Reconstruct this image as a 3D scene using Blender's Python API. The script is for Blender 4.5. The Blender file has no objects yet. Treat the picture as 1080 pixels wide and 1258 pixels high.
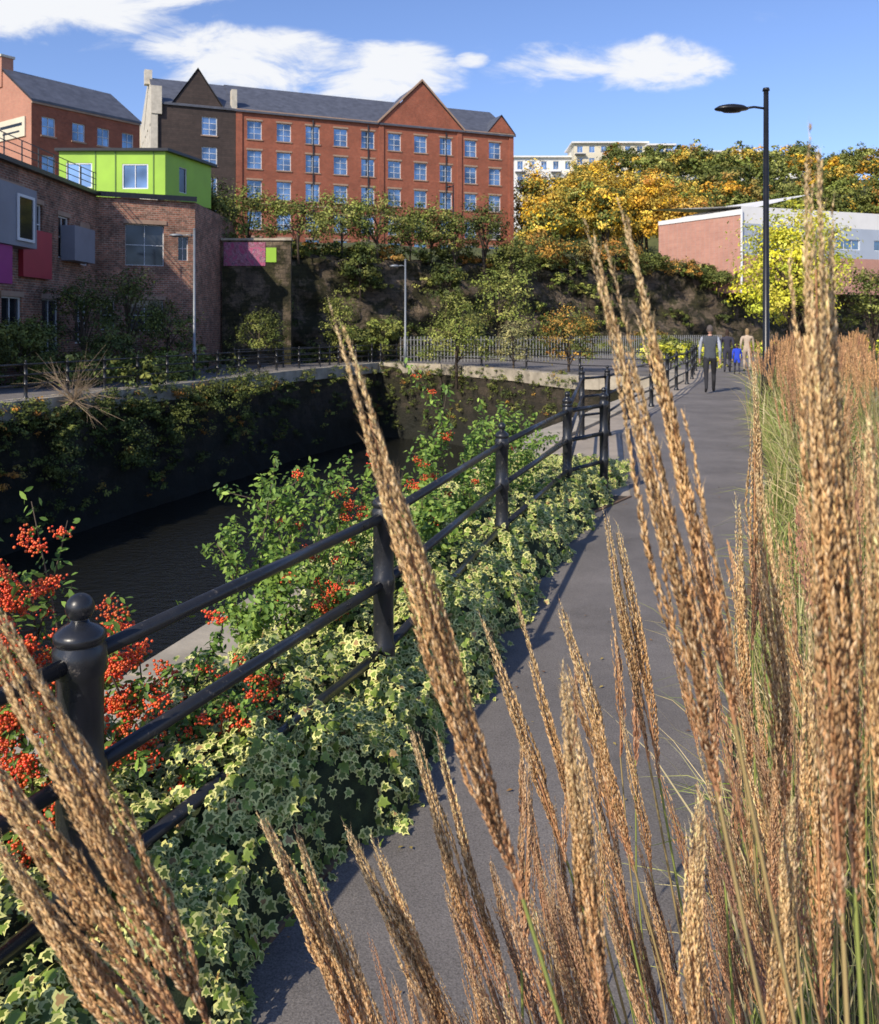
import bpy, bmesh, math, numpy as np
from mathutils import Vector, Matrix
R = np.random.default_rng(7)
sc = bpy.context.scene
col = sc.collection

# ---------------------------------------------------------------- materials
def newmat(name):
    m = bpy.data.materials.new(name); m.use_nodes = True
    nt = m.node_tree; b = nt.nodes['Principled BSDF']
    return m, nt, b
def objcoord(nt, wall=False):
    tc = nt.nodes.new('ShaderNodeTexCoord')
    if not wall: return tc.outputs['Object']
    s = nt.nodes.new('ShaderNodeSeparateXYZ'); nt.links.new(tc.outputs['Object'], s.inputs[0])
    a = nt.nodes.new('ShaderNodeMath'); a.operation = 'ADD'
    nt.links.new(s.outputs[0], a.inputs[0]); nt.links.new(s.outputs[1], a.inputs[1])
    c = nt.nodes.new('ShaderNodeCombineXYZ')
    nt.links.new(a.outputs[0], c.inputs[0]); nt.links.new(s.outputs[2], c.inputs[1])
    return c.outputs[0]
def noise(nt, vec, scale, detail=5, rough=.6):
    n = nt.nodes.new('ShaderNodeTexNoise'); n.inputs['Scale'].default_value = scale
    n.inputs['Detail'].default_value = detail; n.inputs['Roughness'].default_value = rough
    nt.links.new(vec, n.inputs['Vector']); return n.outputs['Fac']
def ramp(nt, fac, stops):
    r = nt.nodes.new('ShaderNodeValToRGB'); e = r.color_ramp.elements
    while len(e) < len(stops): e.new(.5)
    for i, (p, c) in enumerate(stops):
        e[i].position = p; e[i].color = (*c, 1) if len(c) == 3 else c
    nt.links.new(fac, r.inputs[0]); return r.outputs[0]
def mix(nt, fac, a, b, mode='MIX'):
    m = nt.nodes.new('ShaderNodeMix'); m.data_type = 'RGBA'; m.blend_type = mode
    for sock, v in ((m.inputs[0], fac), (m.inputs[6], a), (m.inputs[7], b)):
        if isinstance(v, (int, float)): sock.default_value = v
        elif isinstance(v, tuple): sock.default_value = (*v, 1)
        else: nt.links.new(v, sock)
    return m.outputs[2]
def bump(nt, b, h, strength=.3, dist=.02):
    n = nt.nodes.new('ShaderNodeBump'); n.inputs['Strength'].default_value = strength
    n.inputs['Distance'].default_value = dist
    nt.links.new(h, n.inputs['Height']); nt.links.new(n.outputs[0], b.inputs['Normal'])
def simple(name, c, rough=.6, var=.25, scale=3., metal=0., bmp=.1, bscale=None):
    m, nt, b = newmat(name); v = objcoord(nt)
    n = noise(nt, v, scale)
    lo = tuple(x*(1-var) for x in c); hi = tuple(min(1, x*(1+var)) for x in c)
    nt.links.new(ramp(nt, n, [(.3, lo), (.7, hi)]), b.inputs['Base Color'])
    b.inputs['Roughness'].default_value = rough; b.inputs['Metallic'].default_value = metal
    if bmp: bump(nt, b, noise(nt, v, bscale or scale*8), bmp, .01)
    return m
def brick(name, c1, c2, mortar, bw=.225, rh=.075, ms=.01, patch=.35, pscale=.4):
    m, nt, b = newmat(name); v = objcoord(nt, True)
    t = nt.nodes.new('ShaderNodeTexBrick'); nt.links.new(v, t.inputs['Vector'])
    t.inputs['Color1'].default_value = (*c1, 1); t.inputs['Color2'].default_value = (*c2, 1)
    t.inputs['Mortar'].default_value = (*mortar, 1); t.inputs['Scale'].default_value = 1
    t.inputs['Mortar Size'].default_value = ms; t.inputs['Brick Width'].default_value = bw
    t.inputs['Row Height'].default_value = rh
    oc = objcoord(nt)
    n = ramp(nt, noise(nt, oc, pscale, 10, .7), [(.3, (1-patch,)*3), (.7, (1+patch*.4,)*3)])
    c = mix(nt, 1., t.outputs['Color'], n, 'MULTIPLY')
    n2 = ramp(nt, noise(nt, oc, pscale*6, 6, .7), [(.35, (1-patch*.6,)*3), (.65, (1+patch*.3,)*3)])
    c = mix(nt, 1., c, n2, 'MULTIPLY')
    nt.links.new(c, b.inputs['Base Color']); b.inputs['Roughness'].default_value = .88
    bump(nt, b, t.outputs['Fac'], -.5, .02)
    return m
def attrmat(name, rough=.55, trans=.3, spec=.3):
    m, nt, b = newmat(name)
    a = nt.nodes.new('ShaderNodeAttribute'); a.attribute_name = 'Col'
    nt.links.new(a.outputs['Color'], b.inputs['Base Color'])
    b.inputs['Roughness'].default_value = rough; b.inputs['Specular IOR Level'].default_value = spec
    if trans > 0:
        t = nt.nodes.new('ShaderNodeBsdfTranslucent'); nt.links.new(a.outputs['Color'], t.inputs[0])
        ms = nt.nodes.new('ShaderNodeMixShader'); ms.inputs[0].default_value = trans
        nt.links.new(b.outputs[0], ms.inputs[1]); nt.links.new(t.outputs[0], ms.inputs[2])
        nt.links.new(ms.outputs[0], nt.nodes['Material Output'].inputs[0])
    return m
M_leaf = attrmat('foliage', .6, 0, .2); M_ivy = attrmat('ivy_leaf', .45, .1, .4); M_lt = attrmat('shrub_leaf', .5, .25, .3)
M_plume = attrmat('grass_seed', .6, .28, .25); M_blade = attrmat('grass_blade', .5, .2, .35)
M_berry = attrmat('berry', .25, 0, .5)
M_bark = simple('bark', (.09, .065, .045), .9, .4, 6)
M_red = brick('red_brick', (.40, .105, .052), (.30, .075, .04), (.30, .15, .10), patch=.3)
M_brown = brick('dark_cladding', (.075, .052, .045), (.058, .042, .037), (.035, .03, .025), bw=3, rh=.2)
M_oldbrick = brick('old_brick', (.46, .18, .11), (.20, .09, .06), (.40, .32, .24), bw=.3, rh=.1, ms=.014, patch=.65, pscale=.9)
M_salmon = brick('salmon_brick', (.52, .22, .14), (.46, .18, .12), (.42, .28, .2), patch=.15)
M_pink = brick('pink_brick', (.54, .26, .18), (.48, .22, .16), (.45, .3, .25), patch=.15)
M_slate = simple('slate_roof', (.085, .092, .115), .6, .3, 1.5)
M_stone = simple('pale_stone', (.55, .50, .41), .8, .2, 2)
M_lintel = simple('lintel_stone', (.36, .24, .17), .8, .15, 2)
M_coping = simple('coping_stone', (.38, .33, .25), .85, .35, 1.8, bmp=.35)
M_frame = simple('white_frame', (.70, .71, .72), .5, .05, 2, bmp=0)
M_grey = simple('grey_panel', (.22, .23, .27), .5, .1, 1, bmp=0)
M_green = simple('green_panel', (.30, .52, .035), .5, .12, .6, bmp=.02)
M_magenta = simple('magenta_panel', (.30, .02, .18), .5, .1, 1, bmp=0)
M_redp = simple('red_panel', (.40, .03, .05), .5, .1, 1, bmp=0)
M_white = simple('white_render', (.72, .71, .68), .7, .08, .5, bmp=.02)
M_cream = simple('cream_render', (.64, .58, .44), .7, .08, .5, bmp=.02)
M_blueg = simple('blue_grey_sheet', (.38, .43, .50), .5, .1, .4, bmp=.02)
M_dark = simple('dark_metal', (.018, .019, .022), .35, .3, 8, .3, bmp=.05)
M_galv = simple('galvanised_steel', (.24, .24, .23), .6, .25, 2, .3, bmp=0)
def paint_black():
    m, nt, b = newmat('black_gloss_paint'); v = objcoord(nt)
    n = noise(nt, v, 26, 8, .7)
    nt.links.new(ramp(nt, n, [(.0, (.012, .013, .016)), (.6, (.018, .019, .022)), (.68, (.15, .13, .11))]), b.inputs['Base Color'])
    nt.links.new(ramp(nt, noise(nt, v, 9, 6), [(.3, (.2,)*3), (.75, (.5,)*3)]), b.inputs['Roughness'])
    bump(nt, b, noise(nt, v, 40, 4), .2, .004); return m
M_black = paint_black()
def glassmat(name, c, metal=.75):
    m, nt, b = newmat(name); v = objcoord(nt, True)
    nt.links.new(ramp(nt, noise(nt, v, .45, 2), [(.35, tuple(x*.35 for x in c)), (.65, c)]), b.inputs['Base Color'])
    b.inputs['Metallic'].default_value = metal; b.inputs['Roughness'].default_value = .08
    bump(nt, b, noise(nt, v, .8, 2), .08, .05); return m
M_glass = glassmat('window_glass', (.32, .45, .60)); M_glassd = glassmat('dark_glass', (.08, .09, .11), .5)
def asphalt(name, c, sp=.5):
    m, nt, b = newmat(name); v = objcoord(nt)
    big = ramp(nt, noise(nt, v, .9, 10, .75), [(.3, tuple(x*.6 for x in c)), (.7, tuple(x*1.25 for x in c))])
    fine = ramp(nt, noise(nt, v, 140, 3, .8), [(.3, (1-sp,)*3), (.7, (1+sp,)*3)])
    nt.links.new(mix(nt, 1., big, fine, 'MULTIPLY'), b.inputs['Base Color'])
    b.inputs['Roughness'].default_value = .9; bump(nt, b, noise(nt, v, 160, 3), .5, .004); return m
M_path = asphalt('path_asphalt', (.175, .158, .145)); M_pave = asphalt('pavement_beige', (.38, .32, .25), .2)
M_soil = asphalt('soil', (.06, .042, .028), .6)
def rocky(name, k, bw, rh, moss, algae=None):
    m, nt, b = newmat(name); v = objcoord(nt)
    pal = [(.28, (.05, .042, .030)), (.42, (.15, .115, .078)), (.56, (.23, .175, .12)), (.72, (.36, .29, .21))]
    c = ramp(nt, noise(nt, v, .7, 12, .75), [(p, tuple(x*k for x in q)) for p, q in pal])
    o = nt.nodes.new('ShaderNodeTexNoise'); o.inputs['Scale'].default_value = 1.2; o.inputs['Detail'].default_value = 5
    wv = objcoord(nt, True); nt.links.new(wv, o.inputs['Vector'])
    vm = nt.nodes.new('ShaderNodeVectorMath'); vm.operation = 'MULTIPLY_ADD'; nt.links.new(o.outputs['Color'], vm.inputs[0]); vm.inputs[1].default_value = (.5,)*3; nt.links.new(wv, vm.inputs[2])
    t = nt.nodes.new('ShaderNodeTexBrick'); nt.links.new(vm.outputs[0], t.inputs['Vector']); t.inputs['Scale'].default_value = 1
    t.inputs['Brick Width'].default_value = bw; t.inputs['Row Height'].default_value = rh; t.inputs['Mortar Size'].default_value = .03; t.inputs['Mortar Smooth'].default_value = .5
    t.inputs['Color1'].default_value = (1, .95, .9, 1); t.inputs['Color2'].default_value = (.5, .48, .45, 1); t.inputs['Mortar'].default_value = (.4, .4, .4, 1)
    g = ramp(nt, noise(nt, v, .9, 8, .7), [(.47, moss), (.56, (1, 1, 1))])
    c = mix(nt, 1., mix(nt, .8, c, t.outputs['Color'], 'MULTIPLY'), g, 'MULTIPLY')
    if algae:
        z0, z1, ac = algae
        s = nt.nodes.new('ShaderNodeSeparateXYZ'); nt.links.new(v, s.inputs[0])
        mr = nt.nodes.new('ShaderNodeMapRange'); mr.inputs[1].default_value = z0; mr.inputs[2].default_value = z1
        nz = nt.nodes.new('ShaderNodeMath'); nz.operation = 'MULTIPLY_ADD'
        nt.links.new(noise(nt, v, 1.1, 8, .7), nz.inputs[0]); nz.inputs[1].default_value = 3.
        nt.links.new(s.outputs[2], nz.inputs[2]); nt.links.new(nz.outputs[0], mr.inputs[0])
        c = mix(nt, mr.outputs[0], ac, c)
    nt.links.new(c, b.inputs['Base Color']); b.inputs['Roughness'].default_value = .9
    bump(nt, b, noise(nt, v, 3, 8, .75), 1., .25); return m
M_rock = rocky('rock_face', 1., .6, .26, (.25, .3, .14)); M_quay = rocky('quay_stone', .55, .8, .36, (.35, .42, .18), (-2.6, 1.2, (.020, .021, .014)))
def terr():
    m, nt, b = newmat('hill_ground'); v = objcoord(nt)
    nt.links.new(ramp(nt, noise(nt, v, .25, 8), [(.3, (.05, .06, .02)), (.6, (.11, .12, .035)), (.8, (.16, .12, .06))]), b.inputs['Base Color'])
    b.inputs['Roughness'].default_value = .95; bump(nt, b, noise(nt, v, 2, 6), .8, .3); return m
M_hill = terr()
def water():
    m, nt, b = newmat('river_water'); v = objcoord(nt)
    b.inputs['Base Color'].default_value = (.012, .012, .009, 1); b.inputs['Roughness'].default_value = .05
    mp = nt.nodes.new('ShaderNodeMapping'); mp.inputs['Scale'].default_value = (1., 2.2, 1); mp.inputs['Rotation'].default_value = (0, 0, .5)
    nt.links.new(v, mp.inputs[0])
    bump(nt, b, noise(nt, mp.outputs[0], 3.2, 5, .6), .6, .14); return m
M_water = water()

# ---------------------------------------------------------------- mesh helpers
def empty(name, loc=(0, 0, 0), rz=0.):
    e = bpy.data.objects.new(name, None); e.location = loc; e.rotation_euler = (0, 0, rz)
    e.empty_display_size = .3; col.objects.link(e); return e
def link(name, me, mat, parent=None, smooth=False):
    if mat: me.materials.append(mat)
    if smooth: me.polygons.foreach_set('use_smooth', [True]*len(me.polygons))
    o = bpy.data.objects.new(name, me); col.objects.link(o)
    if parent: o.parent = parent
    return o
def pyobj(name, V, F, mat, parent=None, smooth=False):
    me = bpy.data.meshes.new(name); me.from_pydata([tuple(map(float, v)) for v in V], [], F); me.update()
    return link(name, me, mat, parent, smooth)
def npmesh(name, V, loops, counts, C, mat, parent=None, smooth=False):
    me = bpy.data.meshes.new(name); V = np.asarray(V, np.float32)
    me.vertices.add(len(V)); me.vertices.foreach_set('co', V.ravel())
    me.loops.add(len(loops)); me.loops.foreach_set('vertex_index', np.asarray(loops, np.int32))
    me.polygons.add(len(counts)); st = np.concatenate([[0], np.cumsum(counts)[:-1]]).astype(np.int32)
    me.polygons.foreach_set('loop_start', st)
    try: me.polygons.foreach_set('loop_total', np.asarray(counts, np.int32))
    except Exception: pass
    me.update(calc_edges=True)
    if C is not None:
        a = me.attributes.new('Col', 'FLOAT_COLOR', 'POINT')
        cc = np.ones((len(V), 4), np.float32); cc[:, :3] = np.clip(C, 0, 1); a.data.foreach_set('color', cc.ravel())
    return link(name, me, mat, parent, smooth)
def inst_arrays(tv, tf, M, P, C, tc=None):
    tv = np.asarray(tv, float); N = len(P); k = len(tv)
    V = np.einsum('nij,kj->nki', M, tv) + P[:, None, :]
    tl = np.concatenate([np.asarray(f) for f in tf]); tcnt = np.array([len(f) for f in tf])
    L = (tl[None, :] + (np.arange(N)*k)[:, None]).ravel(); CN = np.tile(tcnt, N)
    if tc is None: CC = np.repeat(C[:, None, :], k, 1)
    else: CC = tc(C)
    return V.reshape(-1, 3), L, CN, CC.reshape(-1, 3)
def merge(parts):
    off = 0; Vs, Ls, Cs, CCs = [], [], [], []
    for V, L, c, C in parts:
        Vs.append(V); Ls.append(L+off); Cs.append(c); CCs.append(C); off += len(V)
    return np.concatenate(Vs), np.concatenate(Ls), np.concatenate(Cs), np.concatenate(CCs)
def nrm(a): return a/(np.linalg.norm(a, axis=-1, keepdims=True)+1e-9)
def frames(n, size, up=None):
    n = nrm(n); r = R.normal(size=n.shape) if up is None else up
    t = nrm(np.cross(r, n)); b = np.cross(n, t)
    return np.stack([t, b, n], -1)*np.asarray(size).reshape(-1, 1, 1)
LEAF_V = [(0, -.5, 0), (.28, -.1, .06), (0, .5, -.05), (-.28, -.1, .06)]
LEAF_F = [(0, 1, 2), (0, 2, 3)]
def tube(pts, rad, sides=8):
    pts = [Vector(p) for p in pts]; V = []; F = []; n = len(pts)
    for i, p in enumerate(pts):
        d = (pts[min(i+1, n-1)]-pts[max(i-1, 0)]).normalized()
        a = d.cross(Vector((0, 0, 1)) if abs(d.z) < .9 else Vector((1, 0, 0))).normalized(); b = d.cross(a)
        r = rad[i] if hasattr(rad, '__len__') else rad
        for k in range(sides):
            t = 2*math.pi*k/sides; V.append(p+a*r*math.cos(t)+b*r*math.sin(t))
    for i in range(n-1):
        for k in range(sides):
            k2 = (k+1) % sides; F.append((i*sides+k, i*sides+k2, (i+1)*sides+k2, (i+1)*sides+k))
    F.append(tuple(range(sides))[::-1]); F.append(tuple(range((n-1)*sides, n*sides)))
    return V, F
def lathe(prof, c=(0, 0, 0), sides=16):
    V = []; F = []
    for r, z in prof:
        for k in range(sides):
            t = 2*math.pi*k/sides; V.append((c[0]+r*math.cos(t), c[1]+r*math.sin(t), c[2]+z))
    for i in range(len(prof)-1):
        for k in range(sides):
            k2 = (k+1) % sides; F.append((i*sides+k, i*sides+k2, (i+1)*sides+k2, (i+1)*sides+k))
    F.append(tuple(range((len(prof)-1)*sides, len(prof)*sides))); return V, F
class Acc:
    def __init__(s): s.V = []; s.F = []
    def add(s, VF):
        o = len(s.V); s.V += list(VF[0]); s.F += [tuple(i+o for i in f) for f in VF[1]]
    def box(s, a, b):
        x0, y0, z0 = a; x1, y1, z1 = b
        s.add(([(x0, y0, z0), (x1, y0, z0), (x1, y1, z0), (x0, y1, z0), (x0, y0, z1), (x1, y0, z1), (x1, y1, z1), (x0, y1, z1)],
               [(0, 3, 2, 1), (4, 5, 6, 7), (0, 1, 5, 4), (1, 2, 6, 5), (2, 3, 7, 6), (3, 0, 4, 7)]))
    def poly(s, *p): s.add((list(p), [tuple(range(len(p)))]))
class Bld:
    def __init__(s): s.p = {}
    def g(s, part, mat):
        if part not in s.p: s.p[part] = (Acc(), mat)
        return s.p[part][0]
    def facade(s, o, d, W, z0, z1, wins, wall, wallmat, glass=None, rev=.15, frame=.07, bars=(1, 1), sill=None, lintel=None, tag=''):
        glass = glass or M_glass
        dx, dy = d; nx, ny = dy, -dx
        P = lambda a, z, k=0.: (o[0]+dx*a+nx*k, o[1]+dy*a+ny*k, z)
        A = s.g(wall, wallmat); G = s.g('window_glass'+tag, glass); Fm = s.g('window_frames', M_frame)
        xs = sorted({0., W} | {round(w[0]-w[2]/2, 4) for w in wins} | {round(w[0]+w[2]/2, 4) for w in wins})
        zs = sorted({z0, z1} | {round(w[1]-w[3]/2, 4) for w in wins} | {round(w[1]+w[3]/2, 4) for w in wins})
        for i in range(len(xs)-1):
            for j in range(len(zs)-1):
                cx = (xs[i]+xs[i+1])/2; cz = (zs[j]+zs[j+1])/2
                if any(abs(cx-w[0]) < w[2]/2 and abs(cz-w[1]) < w[3]/2 for w in wins): continue
                A.poly(P(xs[i], zs[j]), P(xs[i+1], zs[j]), P(xs[i+1], zs[j+1]), P(xs[i], zs[j+1]))
        def bx(acc, a0, a1, b0, b1, k0, k1):
            v = [P(a0, b0, k0), P(a1, b0, k0), P(a1, b0, k1), P(a0, b0, k1), P(a0, b1, k0), P(a1, b1, k0), P(a1, b1, k1), P(a0, b1, k1)]
            acc.add((v, [(0, 1, 2, 3), (7, 6, 5, 4), (0, 4, 5, 1), (1, 5, 6, 2), (2, 6, 7, 3), (3, 7, 4, 0)]))
        for (c, z, w, h) in wins:
            l, r, b, t = c-w/2, c+w/2, z-h/2, z+h/2
            A.poly(P(l, b), P(l, b, -rev), P(l, t, -rev), P(l, t)); A.poly(P(r, b, -rev), P(r, b), P(r, t), P(r, t, -rev))
            A.poly(P(l, t), P(l, t, -rev), P(r, t, -rev), P(r, t)); A.poly(P(l, b, -rev), P(l, b), P(r, b), P(r, b, -rev))
            G.poly(P(l, b, -rev), P(r, b, -rev), P(r, t, -rev), P(l, t, -rev))
            f = frame
            bx(Fm, l, l+f, b, t, -rev+.01, -rev+.06); bx(Fm, r-f, r, b, t, -rev+.01, -rev+.06)
            bx(Fm, l+f, r-f, b, b+f, -rev+.01, -rev+.06); bx(Fm, l+f, r-f, t-f, t, -rev+.01, -rev+.06)
            for q in range(bars[0]):
                x = l+(r-l)*(q+1)/(bars[0]+1); bx(Fm, x-f*.3, x+f*.3, b+f, t-f, -rev+.012, -rev+.05)
            for q in range(bars[1]):
                y = b+(t-b)*(q+1)/(bars[1]+1); bx(Fm, l+f, r-f, y-f*.35, y+f*.35, -rev+.008, -rev+.055)
            if sill: bx(s.g('sills', sill), l-.1, r+.1, b-.13, b-.003, .003, .09)
            if lintel: bx(s.g('lintels', lintel), l-.1, r+.1, t+.003, t+.2, .003, .04)
    def done(s, name, loc=(0, 0, 0), rz=0.):
        e = empty(name, loc, rz)
        for k, (a, m) in s.p.items():
            if a.F: pyobj(k, a.V, a.F, m, e)
        return e

# ---------------------------------------------------------------- world, sun, camera
SUNH = np.array([-.57, -.822]); EL = math.radians(35)
w = bpy.data.worlds.new('World'); sc.world = w; w.use_nodes = True; nt = w.node_tree
bg = nt.nodes['Background']; sky = nt.nodes.new('ShaderNodeTexSky'); sky.sky_type = 'NISHITA'; sky.sun_disc = False
sky.sun_elevation = EL; sky.sun_rotation = math.atan2(SUNH[0], SUNH[1]); sky.air_density = 1.0; sky.dust_density = .5; sky.ozone_density = 2.5
tint = nt.nodes.new('ShaderNodeMix'); tint.data_type = 'RGBA'; tint.blend_type = 'MULTIPLY'; tint.inputs[0].default_value = 1
nt.links.new(sky.outputs[0], tint.inputs[6]); tint.inputs[7].default_value = (1.0, 1.04, 1.30, 1)
tc = nt.nodes.new('ShaderNodeTexCoord'); sx = nt.nodes.new('ShaderNodeSeparateXYZ'); nt.links.new(tc.outputs['Generated'], sx.inputs[0])
def mth(op, a, b=None, c=None):
    n = nt.nodes.new('ShaderNodeMath'); n.operation = op
    for i, v in enumerate((a, b, c)):
        if v is None: continue
        if isinstance(v, (int, float)): n.inputs[i].default_value = v
        else: nt.links.new(v, n.inputs[i])
    return n.outputs[0]
yy = mth('MAXIMUM', sx.outputs[1], .05); u = mth('DIVIDE', sx.outputs[0], yy); v = mth('DIVIDE', sx.outputs[2], yy)
def wnoise(su, sv, scale, dist, seed):
    cmb = nt.nodes.new('ShaderNodeCombineXYZ'); nt.links.new(mth('MULTIPLY', u, su), cmb.inputs[0]); nt.links.new(mth('MULTIPLY', v, sv), cmb.inputs[1]); cmb.inputs[2].default_value = seed
    nz = nt.nodes.new('ShaderNodeTexNoise'); nz.inputs['Scale'].default_value = scale; nz.inputs['Detail'].default_value = 12; nz.inputs['Roughness'].default_value = .62
    nz.inputs['Distortion'].default_value = dist; nt.links.new(cmb.outputs[0], nz.inputs['Vector']); return nz.outputs['Fac']
n1 = wnoise(1, 2.6, 9, .5, 0.); n2 = wnoise(1, 2.2, 3.2, .2, 4.)
tot = None
for cu, cv, ru, rv, st in [(-.20, .300, .17, .045, 1.0), (-.07, .285, .12, .050, 1.), (-.27, .315, .10, .04, .9), (.213, .298, .125, .042, 1.0), (.27, .292, .09, .025, .8), (-.43, .37, .22, .055, 1.), (-.36, .375, .14, .04, .8), (.037, .302, .028, .012, .75), (-.40, .33, .25, .03, .35), (.5, .36, .2, .03, .25), (.15, .30, .14, .05, .45),
                           (1.2, .5, .5, .08, 1), (-1.2, .45, .5, .09, 1), (0, .55, .4, .05, .8)]:
    a = mth('DIVIDE', mth('SUBTRACT', u, cu), ru); b = mth('DIVIDE', mth('SUBTRACT', v, cv), rv)
    d = mth('ADD', mth('MULTIPLY', a, a), mth('MULTIPLY', b, b))
    k = mth('MULTIPLY', mth('MAXIMUM', mth('SUBTRACT', 1., d), 0.), st)
    tot = k if tot is None else mth('MAXIMUM', tot, k)
nn_ = mth('ADD', mth('MULTIPLY', mth('SUBTRACT', n1, .5), 4.2), mth('MULTIPLY', mth('SUBTRACT', n2, .5), 2.2))
fac = mth('ADD', mth('MULTIPLY', tot, 1.25), nn_)
fac = mth('MULTIPLY', fac, mth('MINIMUM', mth('MULTIPLY', tot, 2.6), 1.))
mr = nt.nodes.new('ShaderNodeMapRange'); mr.interpolation_type = 'SMOOTHSTEP'; mr.inputs[1].default_value = .1; mr.inputs[2].default_value = 1.25
nt.links.new(fac, mr.inputs[0])
mx = nt.nodes.new('ShaderNodeMix'); mx.data_type = 'RGBA'; nt.links.new(mth('MULTIPLY', mr.outputs[0], .97), mx.inputs[0])
nt.links.new(tint.outputs[2], mx.inputs[6]); mx.inputs[7].default_value = (6.7, 6.8, 7.0, 1)
nt.links.new(mx.outputs[2], bg.inputs[0]); bg.inputs[1].default_value = .14
sl = bpy.data.lights.new('sun', 'SUN'); sl.energy = 5.0; sl.angle = math.radians(.5); sl.color = (1, .90, .74)
so = bpy.data.objects.new('sun', sl); col.objects.link(so)
sd = Vector((SUNH[0]*math.cos(EL), SUNH[1]*math.cos(EL), math.sin(EL)))
so.rotation_euler = sd.to_track_quat('Z', 'Y').to_euler(); so.location = (-20, -20, 40)
cd = bpy.data.cameras.new('camera'); cam = bpy.data.objects.new('camera', cd); col.objects.link(cam); sc.camera = cam
cd.sensor_fit = 'HORIZONTAL'; cd.sensor_width = 36; cd.lens = 36; cd.shift_y = -229/1080
cam.location = (0, 0, 1.8); cam.rotation_euler = (math.radians(90), 0, 0); cd.clip_start = .05; cd.clip_end = 3000
cd.dof.use_dof = True; cd.dof.focus_distance = 1.5; cd.dof.aperture_fstop = 20
sc.view_settings.view_transform = 'Standard'; sc.view_settings.look = 'None'; sc.view_settings.exposure = 0

# ---------------------------------------------------------------- ground
def sheet(name, pts, z, mat):
    return pyobj(name, [(x, y, z) for x, y in pts], [tuple(range(len(pts)))], mat)
sheet('ground', [(-1500, -1500), (1500, -1500), (1500, 1500), (-1500, 1500)], -7., M_hill)
NEAR = [(-9, -20), (-5.5, -6), (-3.3, 0), (-2.2, 2.7), (-1.5, 4.4), (-.85, 6.7), (0, 9.2), (1.6, 14.3), (3.1, 17.9), (5.6, 24), (7.4, 28.5), (8.6, 33), (9, 35.5)]
FAR = [(9, 35.5), (5.5, 37), (3.5, 42), (0, 48), (-3.5, 50), (-7, 41), (-8.9, 34), (-12, 24), (-14, 17), (-17, 6), (-24, -20)]
sheet('near_bank_ground', NEAR+[(60, 60), (300, 60), (300, -60), (-9, -60)], 0, M_pave)
sheet('far_bank_ground', FAR+[(-24, -60), (-300, -60), (-300, 150), (300, 150), (300, 60.1), (60, 60.1)], -.35, M_path)
sheet('river_water', [(-60, -60), (20, -60), (20, 60), (-60, 60)], -4.5, M_water)
def wallstrip(name, pts, z0, z1, mat, cop=None, copw=.5, coph=.3, side=1, lip=.08, rough=.05):
    C = Acc(); P = [Vector(p) for p in pts]
    S = []
    for a, b in zip(P[:-1], P[1:]):
        k = max(1, int((b-a).length/.5)); S += [(a.lerp(b, j/k), (b-a).normalized()) for j in range(k)]
    S.append((P[-1], (P[-1]-P[-2]).normalized()))
    zs = np.linspace(z0, z1, 18); V = []
    for i, (p, d) in enumerate(S):
        n = Vector((d.y, -d.x))*side
        for z in zs:
            q = p+n*(R.uniform(-rough, rough)+(.12*max(0, (z1-1-z)/5)) if z < z1-.2 else 0); V.append((q.x, q.y, z))
    m = len(zs); F = [(i*m+j, (i+1)*m+j, (i+1)*m+j+1, i*m+j+1) for i in range(len(S)-1) for j in range(m-1)]
    e = empty(name); pyobj('wall_face', V, F, mat, e, True)
    if cop:
        L = []
        for i, p in enumerate(P):
            d = (P[min(i+1, len(P)-1)]-P[max(i-1, 0)]).normalized(); n = Vector((d.y, -d.x))*side
            L.append((p+n*lip, p-n*copw))
        for i in range(len(P)-1):
            seg = (P[i+1]-P[i]).length; k = max(1, int(seg/1.2))
            for j in range(k):
                t0 = j/k+.006/seg; t1 = (j+1)/k-.006/seg
                q = [L[i][0].lerp(L[i+1][0], t0), L[i][0].lerp(L[i+1][0], t1), L[i][1].lerp(L[i+1][1], t1), L[i][1].lerp(L[i+1][1], t0)]
                zt = z1+.05+R.uniform(-.006, .006); zb = z1-coph+R.uniform(-.02, .02)
                v = [(*x, zb) for x in q]+[(*x, zt) for x in q]
                C.add((v, [(0, 3, 2, 1), (4, 5, 6, 7), (0, 1, 5, 4), (1, 2, 6, 5), (2, 3, 7, 6), (3, 0, 4, 7)]))
        pyobj('coping', C.V, C.F, cop, e)
wallstrip('near_quay_wall', NEAR, -7, 0, M_quay, M_coping, .5, .3, side=-1)
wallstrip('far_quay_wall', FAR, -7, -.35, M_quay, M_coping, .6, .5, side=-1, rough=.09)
PL = [(-2.4, -2), (-1.4, .3), (-.68, 2.1), (-.03, 3.75), (.62, 6.1), (1.4, 8.3), (2.0, 9.2), (2.95, 14.3), (4.1, 17.4), (6.6, 23.4), (8.2, 28), (12, 38)]
PR = [(.0, -2), (.30, .3), (.72, 2.2), (1.25, 3.8), (2.2, 6.2), (3.2, 8.8), (3.75, 10), (5.1, 14.3), (6.1, 17), (8.6, 23), (10.6, 28), (15, 38)]
BR = [(1.6, -2), (1.8, .3), (2.3, 2.2), (3, 3.8), (3.9, 6.2), (4.9, 8.8), (5.4, 10), (7.0, 14.3), (8.2, 17), (11.0, 23), (13.6, 28), (18.6, 38)]
def strip(name, A, B, z, mat):
    n = len(A); V = [(*p, z) for p in A]+[(*p, z) for p in B]
    return pyobj(name, V, [(i, n+i, n+i+1, i+1) for i in range(n-1)], mat)
strip('footpath', PL, PR, .006, M_path); strip('planting_bed_soil', PR, BR, .03, M_soil)
ivl = [(a[0]-.9, a[1]+.3) for a in PL[:7]]
strip('ivy_bed_soil', ivl, PL[:7], .012, M_soil)
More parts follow.
